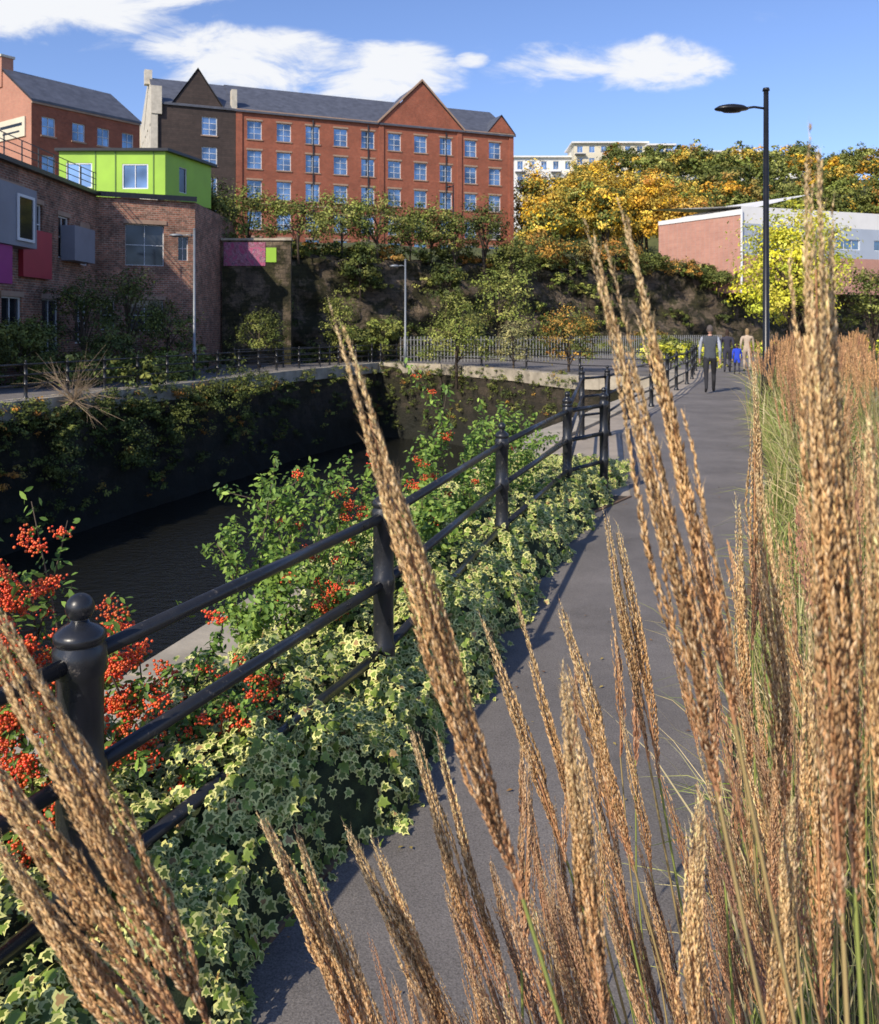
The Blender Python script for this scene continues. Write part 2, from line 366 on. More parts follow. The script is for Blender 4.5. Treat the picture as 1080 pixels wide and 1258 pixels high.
def edging(name, L, h, wd, mat):
    A = Acc()
    for a, b in zip(L[:-1], L[1:]):
        a = Vector(a); b = Vector(b); d = (b-a).normalized(); n = Vector((-d.y, d.x))*wd/2
        q = [a-n, b-n, b+n, a+n]; v = [(*x, -.05) for x in q]+[(*x, h) for x in q]
        A.add((v, [(4, 5, 6, 7), (0, 1, 5, 4), (1, 2, 6, 5), (2, 3, 7, 6), (3, 0, 4, 7)]))
    pyobj(name, A.V, A.F, mat)
M_edge = simple('edging', (.16, .10, .06), .8)
edging('path_edging', PL[:7], .02, .025, M_edge); edging('bed_edging', PR, .045, .03, M_edge)
wx = [-250, -14, -5, 3, 8, 30, 60, 300]; wy = [51, 51, 56, 62, 66, 78, 90, 120]
sm = lambda t: np.clip(t, 0, 1)**2*(3-2*np.clip(t, 0, 1))
def terrain_h(x, y):
    x = np.asarray(x, float); y = np.asarray(y, float); t = y-np.interp(x, wx, wy)
    return 6.0+3.6*sm(t/32)+sm((x-8)/28)*sm((y-105)/85)*23+.5*np.sin(x*.31)*np.sin(y*.23)*sm(t/10)
gx = np.linspace(-240, 290, 160); gt = np.concatenate([np.linspace(0, 40, 14), np.linspace(46, 500, 60)])
GX, GT = np.meshgrid(gx, gt); GY = np.interp(GX, wx, wy)+GT; GZ = terrain_h(GX, GY)
n0, n1_ = GX.shape; idx = np.arange(n0*n1_).reshape(n0, n1_)
Q = np.stack([idx[:-1, :-1], idx[:-1, 1:], idx[1:, 1:], idx[1:, :-1]], -1).reshape(-1, 4)
npmesh('hill_terrain', np.stack([GX, GY, GZ], -1).reshape(-1, 3), Q.ravel(), np.full(len(Q), 4), None, M_hill, smooth=True)
cx_ = np.concatenate([[-240, -120, -60, -30], np.arange(-16, 62, .5), [80, 120, 290]]); cz_ = np.linspace(-.5, 6.25, 20)
X_, Z_ = np.meshgrid(cx_, cz_, indexing='ij'); tz = (Z_+.5)/6.75
Y_ = np.interp(X_, wx, wy)-1.8*(1-tz)**1.4+.6*np.sin(X_*.9+Z_*.7)*np.sin(Z_*1.7+X_*.33)+.35*np.sin(X_*2.3)*np.sin(Z_*3.1+X_)+R.uniform(-.2, .2, X_.shape)
Y_[:, -1] = np.interp(cx_, wx, wy)+.9; Z_ = Z_+R.uniform(-.12, .12, Z_.shape)
a_, b_ = X_.shape; idx = np.arange(a_*b_).reshape(a_, b_); Q = np.stack([idx[:-1, :-1], idx[1:, :-1], idx[1:, 1:], idx[:-1, 1:]], -1).reshape(-1, 4)
npmesh('stone_cliff', np.stack([X_, Y_, Z_], -1).reshape(-1, 3), Q.ravel(), np.full(len(Q), 4), None, M_rock)

# ---------------------------------------------------------------- buildings
def gable_roof(B, x0, x1, y0, y1, ze, zr, part='roof', mat=None, ov=.3, endmat=None):
    A = B.g(part, mat or M_slate); ym = (y0+y1)/2; sl = (zr-ze)/(ym-y0); yo = y0-ov; zo = ze-ov*sl
    for f in (-1, 1):
        ye = yo if f < 0 else y1+ov
        A.poly((x0-ov*.6, ye, zo), (x1+ov*.6, ye, zo), (x1+ov*.6, ym, zr), (x0-ov*.6, ym, zr))
        A.poly((x0-ov*.6, ye, zo+.2), (x1+ov*.6, ye, zo+.2), (x1+ov*.6, ym, zr+.2), (x0-ov*.6, ym, zr+.2))
        A.poly((x0-ov*.6, ye, zo), (x1+ov*.6, ye, zo), (x1+ov*.6, ye, zo+.2), (x0-ov*.6, ye, zo+.2))
    if endmat:
        E = B.g('gable_ends', endmat)
        for x in (x0, x1): E.poly((x, y0, ze), (x, y1, ze), (x, ym, zr))
B = Bld(); W = 33.7; z0 = 7.; ze = 25.1; rows = [23.1, 19.9, 16.65, 13.3, 10.4]
cols = [2.0+i*3.24 for i in range(10)]
wins = [(c, z, 1.6, 2.0) for c in cols for z in rows]
B.facade((0, 0), (1, 0), W, z0, ze, wins, 'walls', M_red, sill=M_lintel, lintel=M_lintel, bars=(1, 2), frame=.06, rev=.25)
B.facade((W, 0), (0, 1), 14, z0, ze, [(3.5+i*3.4, z, 1.55, 1.95) for i in range(3) for z in rows], 'walls', M_red, sill=M_lintel, bars=(1, 2), frame=.06)
w_ = B.g('walls', M_red); w_.poly((W, 14, z0), (-8.4, 14, z0), (-8.4, 14, ze), (W, 14, ze))
gable_roof(B, 0, W, 0, 14, ze, 29.4, endmat=M_red)
P_ = B.g('brick_piers', M_red)
for x in (.35, 16.55, 26.4, 33.35): P_.box((x-.3, -.14, z0), (x+.3, -.003, ze))
B.g('cornice', M_lintel).box((.0, -.26, ze-.02), (16.2, -.003, ze+.14)); B.g('cornice', M_lintel).box((26.8, -.26, ze-.02), (W, -.003, ze+.14))
B.g('string_course', M_lintel).box((.66, -.06, 15.05), (16.2, -.003, 15.2))
pp = B.g('downpipes', M_dark)
for x in (8.5, 14.95, 24.65): pp.add(tube([(x, -.12, z0), (x, -.12, ze-.3)], .07, 6))
xm = 21.5; G = B.g('gable_walls', M_red); zp = 30.3
G.poly((16.2, -.2, ze+.01), (26.8, -.2, ze+.01), (xm, -.2, zp)); G.box((16.2, -.2, ze-.25), (26.8, -.01, ze+.01))
Rf = B.g('gable_roof', M_slate)
for x in (16.0, 27.0): Rf.poly((x, -.35, ze-.1), (xm, -.35, zp+.12), (xm, 7.2, zp+.12), (x, 7.2, ze-.1))
C = B.g('gable_coping', M_lintel)
for s in (-1, 1):
    xe = xm+s*5.5; C.add(([(xe, -.42, ze-.1), (xm, -.42, zp+.15), (xm, -.42, zp+.4), (xe, -.42, ze+.15), (xe, 0, ze-.1), (xm, 0, zp+.15), (xm, 0, zp+.4), (xe, 0, ze+.15)],
      [(0, 1, 2, 3), (4, 7, 6, 5), (3, 2, 6, 7), (0, 4, 5, 1)]))
G2 = B.g('gable_walls', M_red); G2.poly((30.2, -.21, ze+.2), (W, -.21, ze+.2), (31.9, -.21, ze+2.2))
for x in (30.0, 33.9): Rf.poly((x, -.3, ze+.1), (31.95, -.3, ze+2.4), (31.95, 3, ze+2.4), (x, 3, ze+.1))
B.facade((-8.4, 0), (1, 0), 8.39, z0, ze, [(5.6, z, 1.6, 1.95) for z in rows], 'clad_walls', M_brown, bars=(1, 2), frame=.08, sill=M_stone)
G3 = B.g('clad_gable', M_brown); G3.poly((-6.6, -.05, ze), (-1.4, -.05, ze), (-4., -.05, ze+3.9))
for x in (-6.9, -1.1): Rf.poly((x, -.2, ze-.2), (-4, -.2, ze+4.1), (-4, 7, ze+4.1), (x, 7, ze-.2))
gable_roof(B, -8.3, 0, 0, 14, ze, 29.3, 'wing_roof', M_slate, .2)
Dp = 22.
B.facade((-8.4, Dp), (0, -1), Dp, z0, ze, [(2.5+i*3.4, z, 1.4, 2.0) for i in range(6) for z in rows], 'stone_end_wall', M_stone, bars=(1, 1), frame=.09)
S_ = B.g('stone_end_gable', M_stone)
S_.poly((-8.4, Dp, ze), (-8.4, 0, ze), (-8.4, 1.5, ze+1.2), (-8.4, 7, ze+4.4), (-8.4, 11, ze+4.0), (-8.4, Dp, ze+1.))
S_.box((-8.75, -.35, ze-1.2), (-7.7, .5, ze+1.7)); S_.box((-8.8, -.25, z0), (-8.1, .02, ze-1.2))
S_.box((-8.9, 6.6, ze+3.6), (-8.1, 7.6, ze+5.2)); S_.box((-9, Dp-1.5, z0), (-8, Dp, ze+2.0))
S_.box((-.45, -.1, ze-.1), (.1, 1.0, ze+2.2))
B.done('red_brick_warehouse', (-22, 95, 0), math.atan2(13, 31.1))
B = Bld(); ang = math.atan2(.81, .586)
B.facade((0, 0), (1, 0), 10, 5, 19.8, [(c, z, 1.15, 1.5) for c in (1.45, 4.1, 6.4, 8.8) for z in (17.9, 14.8, 11.6)], 'walls', M_red, bars=(1, 1), frame=.06, sill=M_lintel)
B.facade((0, 9), (0, -1), 9, 5, 19.8, [(2.5, 15, 1.2, 1.5), (6.5, 11, 1.2, 1.5)], 'end_wall', M_salmon, bars=(1, 1), frame=.08)
gable_roof(B, 0, 10, 0, 9, 19.8, 22.9, endmat=M_salmon, ov=.15)
B.g('chimney', M_salmon).box((-.1, 4.4, 21.5), (.9, 5.6, 24.0)); B.g('chimney_cap', M_stone).box((-.2, 4.3, 24.0), (1.0, 5.7, 24.2))
B.g('sign_board', M_cream).box((-.12, .8, 17.0), (-.02, 5.0, 18.6)); B.g('sign_text', M_dark).box((-.125, 1.2, 17.9), (-.121, 4.6, 18.15)); B.g('sign_text', M_dark).box((-.125, 1.6, 17.4), (-.121, 4.2, 17.55))
B.g('cornice', M_lintel).box((0, -.12, 19.55), (10, -.003, 19.75))
B.done('brick_mill_building', (-32.5, 70, 0), ang)
B = Bld(); zt = 7.9; zb = -.4
B.facade((-16.2, 24), (0, 1), 17.5, zb, zt, [(8.9, 5.9, 2.4, 2.3), (11.2, 5.9, 1.3, 1.6), (13.9, 5.6, 1.1, 1.8), (9.3, 1.8, 1.6, 2.2), (12.6, 1.8, 1.6, 2.2), (15.7, 2.0, 1.3, 2.0), (4, 5.6, 1.6, 2), (16.1, 5.4, .9, 1.7)],
         'brick_walls', M_oldbrick, glass=M_glassd, bars=(1, 1), frame=.06, lintel=M_lintel, tag='_dark')
dl = math.hypot(4.1, 2.0); dd = (4.1/dl, 2.0/dl)
B.facade((-16.2, 41.5), dd, dl, zb, zt, [(2.2, 5.7, 1.8, 2.0), (2.2, 2.3, 1.7, 1.5), (.5, 2.3, .6, 1.4), (4.0, 5.6, .5, 1.2)], 'brick_walls', M_oldbrick, glass=M_glassd, bars=(1, 1), frame=.04, rev=.3, lintel=M_oldbrick, tag='_dark')
a = B.g('brick_walls', M_oldbrick); a.poly((-12.1, 43.5, zb), (-12.1, 52, zb), (-12.1, 52, zt), (-12.1, 43.5, zt))
a.poly((-16.2, 24, zb), (-24, 24, zb), (-24, 24, zt), (-16.2, 24, zt))
B.g('flat_roof', M_slate).poly((-24, 24, zt), (-16.2, 24, zt), (-16.2, 41.5, zt), (-12.1, 43.5, zt), (-12.1, 52, zt), (-24, 52, zt))
c = B.g('parapet_coping', M_dark); c.box((-16.35, 23.8, zt+.003), (-15.95, 41.4, zt+.18))
c.add(([(-16.3, 41.3, zt), (-11.95, 43.3, zt), (-12.1, 43.7, zt), (-16.3, 41.7, zt), (-16.3, 41.3, zt+.25), (-11.95, 43.3, zt+.25), (-12.1, 43.7, zt+.25), (-16.3, 41.7, zt+.25)],
       [(4, 5, 6, 7), (0, 1, 5, 4), (1, 2, 6, 5), (3, 0, 4, 7)]))
b = B.g('grey_bay', M_grey); b.box((-16.19, 30.0, 4.7), (-15.3, 33.4, 6.9)); B.g('bay_glass', M_glassd).box((-15.29, 31.9, 5.0), (-15.27, 33.0, 6.5)); B.g('bay_glass', M_glassd).box((-16.0, 29.98, 5.0), (-15.5, 29.99, 6.5))
fb = B.g('bay_frame', M_frame)
for y0_, y1_ in ((31.8, 31.9), (33.0, 33.1)): fb.box((-15.29, y0_, 4.9), (-15.23, y1_, 6.6))
fb.box((-15.29, 31.9, 6.5), (-15.23, 33.0, 6.6)); fb.box((-15.29, 31.9, 4.9), (-15.23, 33.0, 5.0))
b.box((-16.19, 37.6, 4.6), (-15.6, 39.8, 6.1))
B.g('red_panel', M_redp).box((-16.19, 33.8, 3.7), (-16.0, 36.3, 5.6)); B.g('magenta_panel', M_magenta).box((-16.19, 30.2, 3.3), (-15.4, 31.7, 4.68))
gz0, gz1 = 8.2, 10.5
B.facade((-19.0, 43.9), (1, 0), 5.3, gz0, gz1, [(1.0, 9.3, 1.3, 1.25), (3.8, 9.25, 1.3, 1.25)], 'green_walls', M_green, bars=(1, 0), frame=.06, rev=.08)
gl = math.hypot(1.2, 4.2)
B.facade((-13.7, 43.9), (1.2/gl, 4.2/gl), gl, gz0, gz1, [(1.6, 9.3, .7, 1.3)], 'green_walls', M_green, glass=M_glassd, bars=(0, 0), frame=.03, rev=.08, tag='_dark')
gg = B.g('green_walls', M_green); gg.poly((-19, 43.9, gz0), (-19, 50, gz0), (-19, 50, gz1), (-19, 43.9, gz1))
cap = B.g('green_roof', M_dark); cap.add(([(-19.15, 43.7, gz1), (-13.5, 43.7, gz1), (-12.2, 48.3, gz1), (-19.15, 48.3, gz1), (-19.15, 43.7, gz1+.14), (-13.5, 43.7, gz1+.14), (-12.2, 48.3, gz1+.14), (-19.15, 48.3, gz1+.14)], [(4, 5, 6, 7), (0, 1, 5, 4), (1, 2, 6, 5), (3, 0, 4, 7), (0, 3, 2, 1)]))
sm_ = B.g('green_seams', simple('dark_green', (.10, .20, .03), .5, .1))
for x in (-17.2, -16.2, -14.3): sm_.box((x, 43.86, gz0), (x+.04, 43.897, gz1))
rl = B.g('terrace_railing', M_dark)
for y in np.arange(24.2, 41.4, 1.4): rl.box((-16.18, y, zt+.18), (-16.14, y+.04, zt+1.05))
for z in (.5, .78, 1.05): rl.box((-16.17, 24, zt+z), (-16.145, 41.4, zt+z+.03))
B.done('riverside_brick_building')
B = Bld()
B.g('wall', M_rock).box((-12.0, 48.5, -.4), (-8.2, 48.8, 6.5))
def graf():
    m, nt, b = newmat('graffiti_paint'); vv = objcoord(nt, True)
    nn = nt.nodes.new('ShaderNodeTexNoise'); nn.inputs['Scale'].default_value = 1.3; nn.inputs['Distortion'].default_value = 3; nt.links.new(vv, nn.inputs['Vector'])
    nt.links.new(ramp(nt, nn.outputs['Fac'], [(.35, (.36, .06, .14)), (.46, (.42, .12, .2)), (.49, (.06, .04, .08)), (.53, (.45, .2, .28)), (.6, (.2, .08, .1)), (.7, (.32, .05, .13))]), b.inputs['Base Color'])
    b.inputs['Roughness'].default_value = .7; return m
B.g('graffiti', graf()).box((-11.9, 48.46, 5.1), (-9.6, 48.497, 6.4)); B.g('graffiti_green', M_green).box((-9.57, 48.46, 5.3), (-9.0, 48.497, 6.1))
B.g('capping', M_coping).box((-12.05, 48.42, 6.5), (-8.15, 48.9, 6.62))
B.done('graffiti_wall')
B = Bld()
p0 = (19.7, 79.0); p1 = (24.7, 72.0); p2 = (46, 80.0)
def dirn(a, b): l = math.dist(a, b); return ((b[0]-a[0])/l, (b[1]-a[1])/l), l
d, l = dirn(p0, p1)
B.facade(p0, d, l, 4.5, 11.0, [], 'brick_wall', M_pink)
d2, l2 = dirn(p1, p2)
B.facade(p1, d2, l2, 4.5, 7.6, [], 'base_wall', M_pink)
B.facade(p1, d2, l2, 7.6, 10.2, [(3+i*4.2, 8.8, 2.6, .9) for i in range(5)], 'sheet_wall', M_blueg, bars=(2, 0), frame=.06)
B.facade(p1, d2, l2, 10.2, 11.6, [], 'fascia', M_white)
g = B.g('roof', M_white); g.poly((*p0, 11.0), (*p1, 11.2), (p1[0]+7, p1[1]+2.6, 13.0), (p0[0]+7, p0[1]+2.6, 12.9)); g.poly((*p1, 11.6), (*p2, 11.6), (p2[0]-5, p2[1]+13, 13.), (p1[0]-5, p1[1]+13, 13.))
B.g('verge', M_white).poly((p0[0]-.05, p0[1]-.06, 10.8), (p1[0]-.05, p1[1]-.06, 10.9), (p1[0]-.05, p1[1]-.06, 11.35), (p0[0]-.05, p0[1]-.06, 11.15))
pip = B.g('downpipe', M_frame); pip.add(tube([(24.7, 71.85, 4.5), (24.7, 71.85, 11.3)], .1))
B.done('pink_brick_warehouse')
def flats(name, x0, x1, y, z0, z1, mat, nf):
    B = Bld(); W = x1-x0; fh = (z1-z0)/nf; n = max(3, int(W/2.6))
    B.facade((x0, y), (1, 0), W, z0-12, z1, [(W*(i+.5)/n, z0+fh*(j+.5), 1.3, fh*.55) for i in range(n) for j in range(nf)], 'walls', mat, bars=(1, 0), frame=.08)
    B.facade((x0, y+10), (0, -1), 10, z0-12, z1, [(5, z0+fh*(j+.5), 1.5, fh*.5) for j in range(nf)], 'walls', mat, bars=(0, 0))
    B.g('roof', M_white).box((x0-.6, y-.7, z1), (x1+.6, y+11, z1+.35))
    bl = B.g('balconies', M_grey)
    for i in range(0, n, 3):
        for j in range(nf): bl.box((W*(i+.5)/n+x0-1.2, y-1.1, z0+fh*j+.1), (W*(i+.5)/n+x0+1.2, y-.01, z0+fh*j+.25))
    B.done(name)
flats('apartment_block', 17, 36, 200, 33, 40, M_white, 2); flats('apartment_block', 30, 46, 196, 34.5, 42.4, M_cream, 3); flats('apartment_block', 46.3, 51.5, 194, 33.5, 41.5, M_cream, 3)
flats('apartment_block', 58, 76, 205, 34, 42.2, M_white, 2); flats('apartment_block', 76.5, 94, 208, 33, 40.5, M_white, 2)

# ---------------------------------------------------------------- foliage
OL = [(.08, .10, .022), (.13, .15, .032), (.18, .19, .045), (.10, .12, .028)]
DK = [(.045, .065, .018), (.065, .09, .024), (.09, .11, .03)]
LT = [(.22, .26, .05), (.28, .30, .07), (.34, .34, .09), (.16, .20, .04)]
YE = [(.75, .46, .04), (.66, .36, .04), (.50, .36, .06), (.80, .54, .09), (.36, .27, .05)]
OR = [(.45, .20, .04), (.33, .2, .05), (.24, .19, .05), (.5, .28, .05)]
BY = [(.74, .68, .05), (.62, .60, .06), (.82, .72, .10), (.42, .46, .05)]
AU = YE+OL+OL+LT+OR
def crown(c, rad, ncl, per, ls, pal, squash=.6):
    c = np.array(c); rad = np.array(rad, float)
    d = nrm(R.normal(size=(ncl, 3))); d[:, 2] = np.where(d[:, 2] < -.5, -d[:, 2], d[:, 2])
    cc = c+d*rad*(R.uniform(.35, 1., (ncl, 1))**.6)*R.uniform(.75, 1.15, (ncl, 1))
    cr = rad.mean()*R.uniform(.14, .34, ncl)
    pal = np.array(pal); pc = pal[R.integers(0, len(pal), ncl)]*R.uniform(.65, 1.35, (ncl, 1))
    o = R.normal(size=(ncl, per, 3))*.55; P = cc[:, None]+o*cr[:, None, None]*np.array([1, 1, squash])
    n = nrm(o+d[:, None]*.6+np.array([0, 0, .5])+R.normal(size=o.shape)*.5).reshape(-1, 3)
    P = P.reshape(-1, 3); Cc = np.repeat(pc, per, 0)*R.uniform(.7, 1.3, (ncl*per, 1))
    sz = ls*R.uniform(.6, 1.3, len(P))
    return inst_arrays(LEAF_V, LEAF_F, frames(n, sz), P, Cc), cc
def tree(name, x, y, z, h, r, pal, ncl=60, per=40, ls=.16, trunk=.35, ry=None, mat=None):
    e = empty(name, (0, 0, 0)); ch = h*(1-trunk)
    arr, cc = crown((x, y, z+h-ch/2), (r, ry or r, ch/2), ncl, per, ls, pal)
    npmesh('crown', *arr, mat or M_leaf, e)
    A = Acc(); top = (x+R.normal()*.1*r, y, z+h*.75); r0 = max(.03, h*.018)
    A.add(tube([(x, y, z-.3), (x+.03*h*R.normal()*.5, y, z+h*.35), top], [r0*1.2, r0*.8, r0*.25], 7))
    for k in R.choice(len(cc), min(14, len(cc)), replace=False):
        q = cc[k]; t = R.uniform(.25, .7); s = np.array([x, y, z+h*t*.8]); m = (s+q)/2+np.array([0, 0, .06*h])
        A.add(tube([s, m, q], [r0*.45, r0*.3, r0*.08], 5))
    pyobj('trunk_and_limbs', A.V, A.F, M_bark, e, True)
def on(x, y): return float(terrain_h(x, y))
for (x, y, z, h, r, pal) in [
    (-11.5, 53, 5.8, 4.4, 2.4, OL+LT), (-8.5, 53.0, 5.8, 3.8, 2.3, OL+LT), (-14.5, 54, 5.9, 4.7, 2.3, DK+OL), (-6.2, 56, 6, 4.2, 2.4, OL+LT), (-4.9, 54.6, 3.6, 3.4, 1.3, DK+OL),
    (-4.0, 57, 6, 4.4, 2.6, LT+OL), (-2.0, 59, 6, 3.5, 1.9, OL+LT), (-.6, 60, 6, 4.2, 1.9, OL+LT), (1.2, 60, 5.2, 4.6, 1.6, OL), (3.2, 61.5, 5.0, 5.7, 1.7, DK+OL), (-9.5, 50, .6, 4.4, 1.3, DK+OL),
    (-3.4, 52.6, -.3, 2.6, 1.3, LT+OL), (.4, 56.6, 2.5, 3.4, 1.3, DK+OL), (5.2, 62, 4.0, 4.0, 2.0, OL), (3.9, 57.5, -.3, 6.4, 2.7, OL+LT+LT),
    (7.5, 66, 5.5, 3.4, 2.2, OL+OR), (10.5, 67, 5.8, 2.6, 2.0, DK+OR), (13.8, 69, 5.8, 2.8, 2.2, OL+OR), (17, 70.5, 5.6, 2.2, 1.8, OL), (-13.2, 50, 5.0, 5.2, 1.8, OL),
    (20, 72.5, 5.2, 2.0, 1.8, DK+OR), (9, 63, -.3, 2.8, 1.6, OL), (23, 72.5, 4.4, 2.0, 1.6, OL), (27, 73, 3, 2.6, 2, OL+LT), (16, 67.0, -.3, 2.0, 1.3, OL+OR)]:
    tree('wall_shrub', x, y, z, h, r, pal, 60, 50, .18, .05)
for (x, y, h, r, pal) in [(-15.4, 33, 2.6, 1.3, DK+OL), (-14.6, 36, 4.4, 1.5, DK+OL), (-13.4, 37.8, 5.0, 1.5, DK+OL), (-12.4, 40, 3.4, 1.4, DK+OL), (-14.8, 31, 2.2, 1.2, OL), (-13.0, 34.5, 2.0, 1.3, DK+OL),
                          (-9.2, 45, 3.0, 1.4, OL), (-5.7, 50.6, 4.4, 1.1, LT+OL), (-5.2, 51.8, 2.2, 1.4, LT+OL), (-15, 28.5, 2.4, 1.3, DK+OL)]:
    tree('bank_shrub', x, y, -.35, h, r, pal, 64, 48, .12, .03)
tree('quayside_bush', .9, 45.5, -1.2, 4.4, 1.9, LT+LT+OL, 100, 55, .12, .0)
tree('quayside_bush', 3.7, 44.0, -.8, 2.9, 1.1, [(.40, .36, .14), (.32, .3, .12), (.2, .2, .08)], 60, 45, .1, .0)
tree('quayside_bush', 6.0, 40.8, -.9, 3.8, 1.5, OR+OL+[(.42, .33, .08)], 85, 50, .11, .0)
tree('quayside_bush', 10.5, 40, -.35, 1.9, 1.1, OL+LT, 40, 40, .1, .05)
tree('yellow_tree', 12.0, 30, 0, 6.0, 1.75, BY, 150, 70, .13, .14, mat=M_lt)
tree('yellow_tree', 13.6, 33, 0, 4.4, 1.3, BY+LT, 80, 50, .13, .2, mat=M_lt)
tree('street_tree', 15.3, 31, 0, 4.0, 1.1, LT+OL, 60, 45, .12, .2, mat=M_lt)
for (x, y, h, r, pal) in [(12.5, 112, 13, 3.8, YE+OL[:2]), (16.5, 108, 11, 3.6, YE+YE+LT), (21, 113, 13, 4.0, YE), (26, 110, 11.5, 3.8, YE+YE+OR), (31, 116, 11, 3.8, YE+LT), (13.0, 104, 8, 3.2, YE+LT), (23.5, 103, 9.0, 3.2, YE), (19, 100, 8, 3.0, YE+OL), (29, 104, 8.5, 3.2, YE+OR)]:
    tree('autumn_tree', x, y, on(x, y), h, r, pal, 120, 60, .36, .08)
parts = []
for i in range(230):
    x = R.uniform(14, 120); y = R.uniform(118, 200)
    if y > 190 and 15 < x < 95: y = 185-R.uniform(0, 20)
    zz = on(x, y); h = R.uniform(5, 8.0); r = R.uniform(2.4, 4.2)
    pal = AU if R.random() < .55 else (OL+LT if R.random() < .7 else YE)
    k = R.integers(0, len(pal)); pl = [pal[k], pal[(k+1) % len(pal)], OL[1]]
    parts.append(crown((x, y, zz+h*.5), (r, r, h*.5), 26, 34, .55, pl)[0])
for i in range(50):
    x = R.uniform(32, 78); y = np.interp(x, wx, wy)+R.uniform(14, 30); zz = on(x, y)
    parts.append(crown((x, y, zz+2.6), (2.8, 2.8, 2.8), 24, 34, .45, [LT[R.integers(0, 4)], LT[0], AU[R.integers(0, 10)]])[0])
npmesh('hillside_trees', *merge(parts), M_leaf)
parts = []
for i in range(170):
    x = R.uniform(-15, 40); y = np.interp(x, wx, wy)+R.uniform(-.1, 4)
    parts.append(crown((x, y, on(x, y)+.3), (1.2, 1.0, R.uniform(.5, 1.2)), 10, 30, .22, OL+DK+LT if R.random() < .8 else OR)[0])
for i in range(42):
    x = R.uniform(-5.5, 24); z = R.uniform(.5, 6); y = np.interp(x, wx, wy)-.5-1.2*(1-z/6)
    parts.append(crown((x, y, z), (R.uniform(.4, 1.1), .5, R.uniform(.4, 1.3)), 10, 32, .18, DK+OL if R.random() < .6 else LT)[0])
for i in range(120):
    x = R.uniform(-15.5, -10) if i < 60 else R.uniform(-10, 22); y = R.uniform(30, 42)
    if i >= 60: y = np.interp(x, wx, wy)-R.uniform(1.5, 4)
    parts.append(crown((x, y, -.1), (1.1, 1.0, R.uniform(.4, 1.0)), 9, 32, .16, DK+OL if R.random() < .7 else LT)[0])
npmesh('undergrowth', *merge(parts), M_leaf)
parts = []
for i in range(430):
    t = R.uniform(0, 1); k = R.choice([1, 2, 3, 4, 5, 6, 6, 6, 7, 7, 8]); a = np.array(FAR[k]); b = np.array(FAR[k+1])
    p = a+(b-a)*t; dz = R.uniform(0, 1)**1.8*3.4
    if k in (6, 7) and R.random() < .4: dz = R.uniform(0, .6)
    parts.append(crown((p[0]+.15, p[1]-.05, -.65-dz), (.4, .7, R.uniform(.2, .65)), 8, 28, .085, DK+OL if R.random() < .55 else (OL if R.random() < .6 else LT+OR))[0])
# larger hanging masses over the coping
for (x, y, z, r, h) in [(-8.0, 36, -.7, .9, .9), (-8.6, 33.6, -1.0, .9, 1.0), (-9.4, 31.0, -1.9, .6, 1.2), (-10.2, 28.6, -2.4, .6, 1.3), (-11.2, 25.6, -2.2, .5, 1.2), (-12.2, 22, -1.6, .5, 1.0)]:
    parts.append(crown((x+.3, y, z), (r, r*1.4, h), 40, 45, .09, DK+OL)[0])
npmesh('quay_creeper', *merge(parts), M_leaf)
A = Acc()
for i in range(60):
    a = R.uniform(0, 6.28); el = R.uniform(-.4, 1.2); L = R.uniform(.6, 1.9); s = np.array([-10.9, 26.2, -.45]); d = np.array([math.cos(a)*math.cos(el), math.sin(a)*math.cos(el), math.sin(el)])
    q = s+d*L*.5+R.normal(size=3)*.12; t = s+d*L+np.array([0, 0, -.15])+R.normal(size=3)*.2
    A.add(tube([s, q, t], [.012, .008, .003], 4))
    for _ in range(3): A.add(tube([q, q+d*.25*L+R.normal(size=3)*.22], [.005, .002], 4))
pyobj('bare_twiggy_shrub', A.V, A.F, simple('pale_twig', (.26, .19, .12), .8))

# ---------------------------------------------------------------- railings & furniture
def railing(name, posts, rails, z=0., r=.045, rr=.021, h=1.0, big=(), sides=16):
    e = empty(name); A = Acc()
    for i, p in enumerate(posts):
        q = r*1.27 if i in big else r; hh = h
        prof = [(q*1.5, 0), (q*1.5, .04), (q*1.15, .06), (q, .08)]
        for rz in rails: prof += [(q, rz-.04), (q*1.14, rz-.03), (q*1.14, rz+.03), (q, rz+.04)]
        prof += [(q, hh), (q*1.1, hh+.004), (q*1.12, hh+.018), (q*1.0, hh+.028), (q*.7, hh+.04), (q*.42, hh+.047), (q*.36, hh+.055)]
        br = q*.62; cz = hh+.055+br*.85
        for t in np.linspace(-1.0, 1.5, 9): prof.append((max(.001, br*math.cos(t)), cz+br*math.sin(t)))
        A.add(lathe(prof, (p[0], p[1], z), sides))
    pyobj('posts', A.V, A.F, M_black, e, True)
    A = Acc()
    for a, b in zip(posts[:-1], posts[1:]):
        for rz in rails: A.add(tube([(*a, z+rz), (*b, z+rz)], rr, 12))
    pyobj('rails', A.V, A.F, M_black, e, True)
RZ = (.38, .675, .965)
F1 = [(-2.3, -1.3), (-1.6, .4), (-.9, 2.2), (-.245, 3.84), (.44, 6.2), (1.25, 8.6)]
railing('riverside_railing', F1, RZ, big=(2,), h=1.01, sides=24)
railing('riverside_railing', [(1.25, 8.6), (1.72, 9.2), (2.75, 14.4), (2.25, 13.9), (1.25, 8.601)], RZ, h=1.05)
railing('riverside_railing', [(2.75, 14.4), (3.6, 16.9), (4.7, 19.5), (5.7, 22), (6.6, 24.5), (7.6, 27), (8.5, 29.6), (9.3, 32.2), (10.2, 35)], RZ)
FRP = []
fr = [Vector(p) for p in [(-17.6, 6), (-14.6, 17), (-12.6, 24), (-9.5, 34), (-7.6, 41), (-3.9, 50.7)]]
for a, b in zip(fr[:-1], fr[1:]):
    k = max(1, round((b-a).length/1.9)); FRP += [tuple(a.lerp(b, j/k)) for j in range(k)]
FRP.append(tuple(fr[-1]))
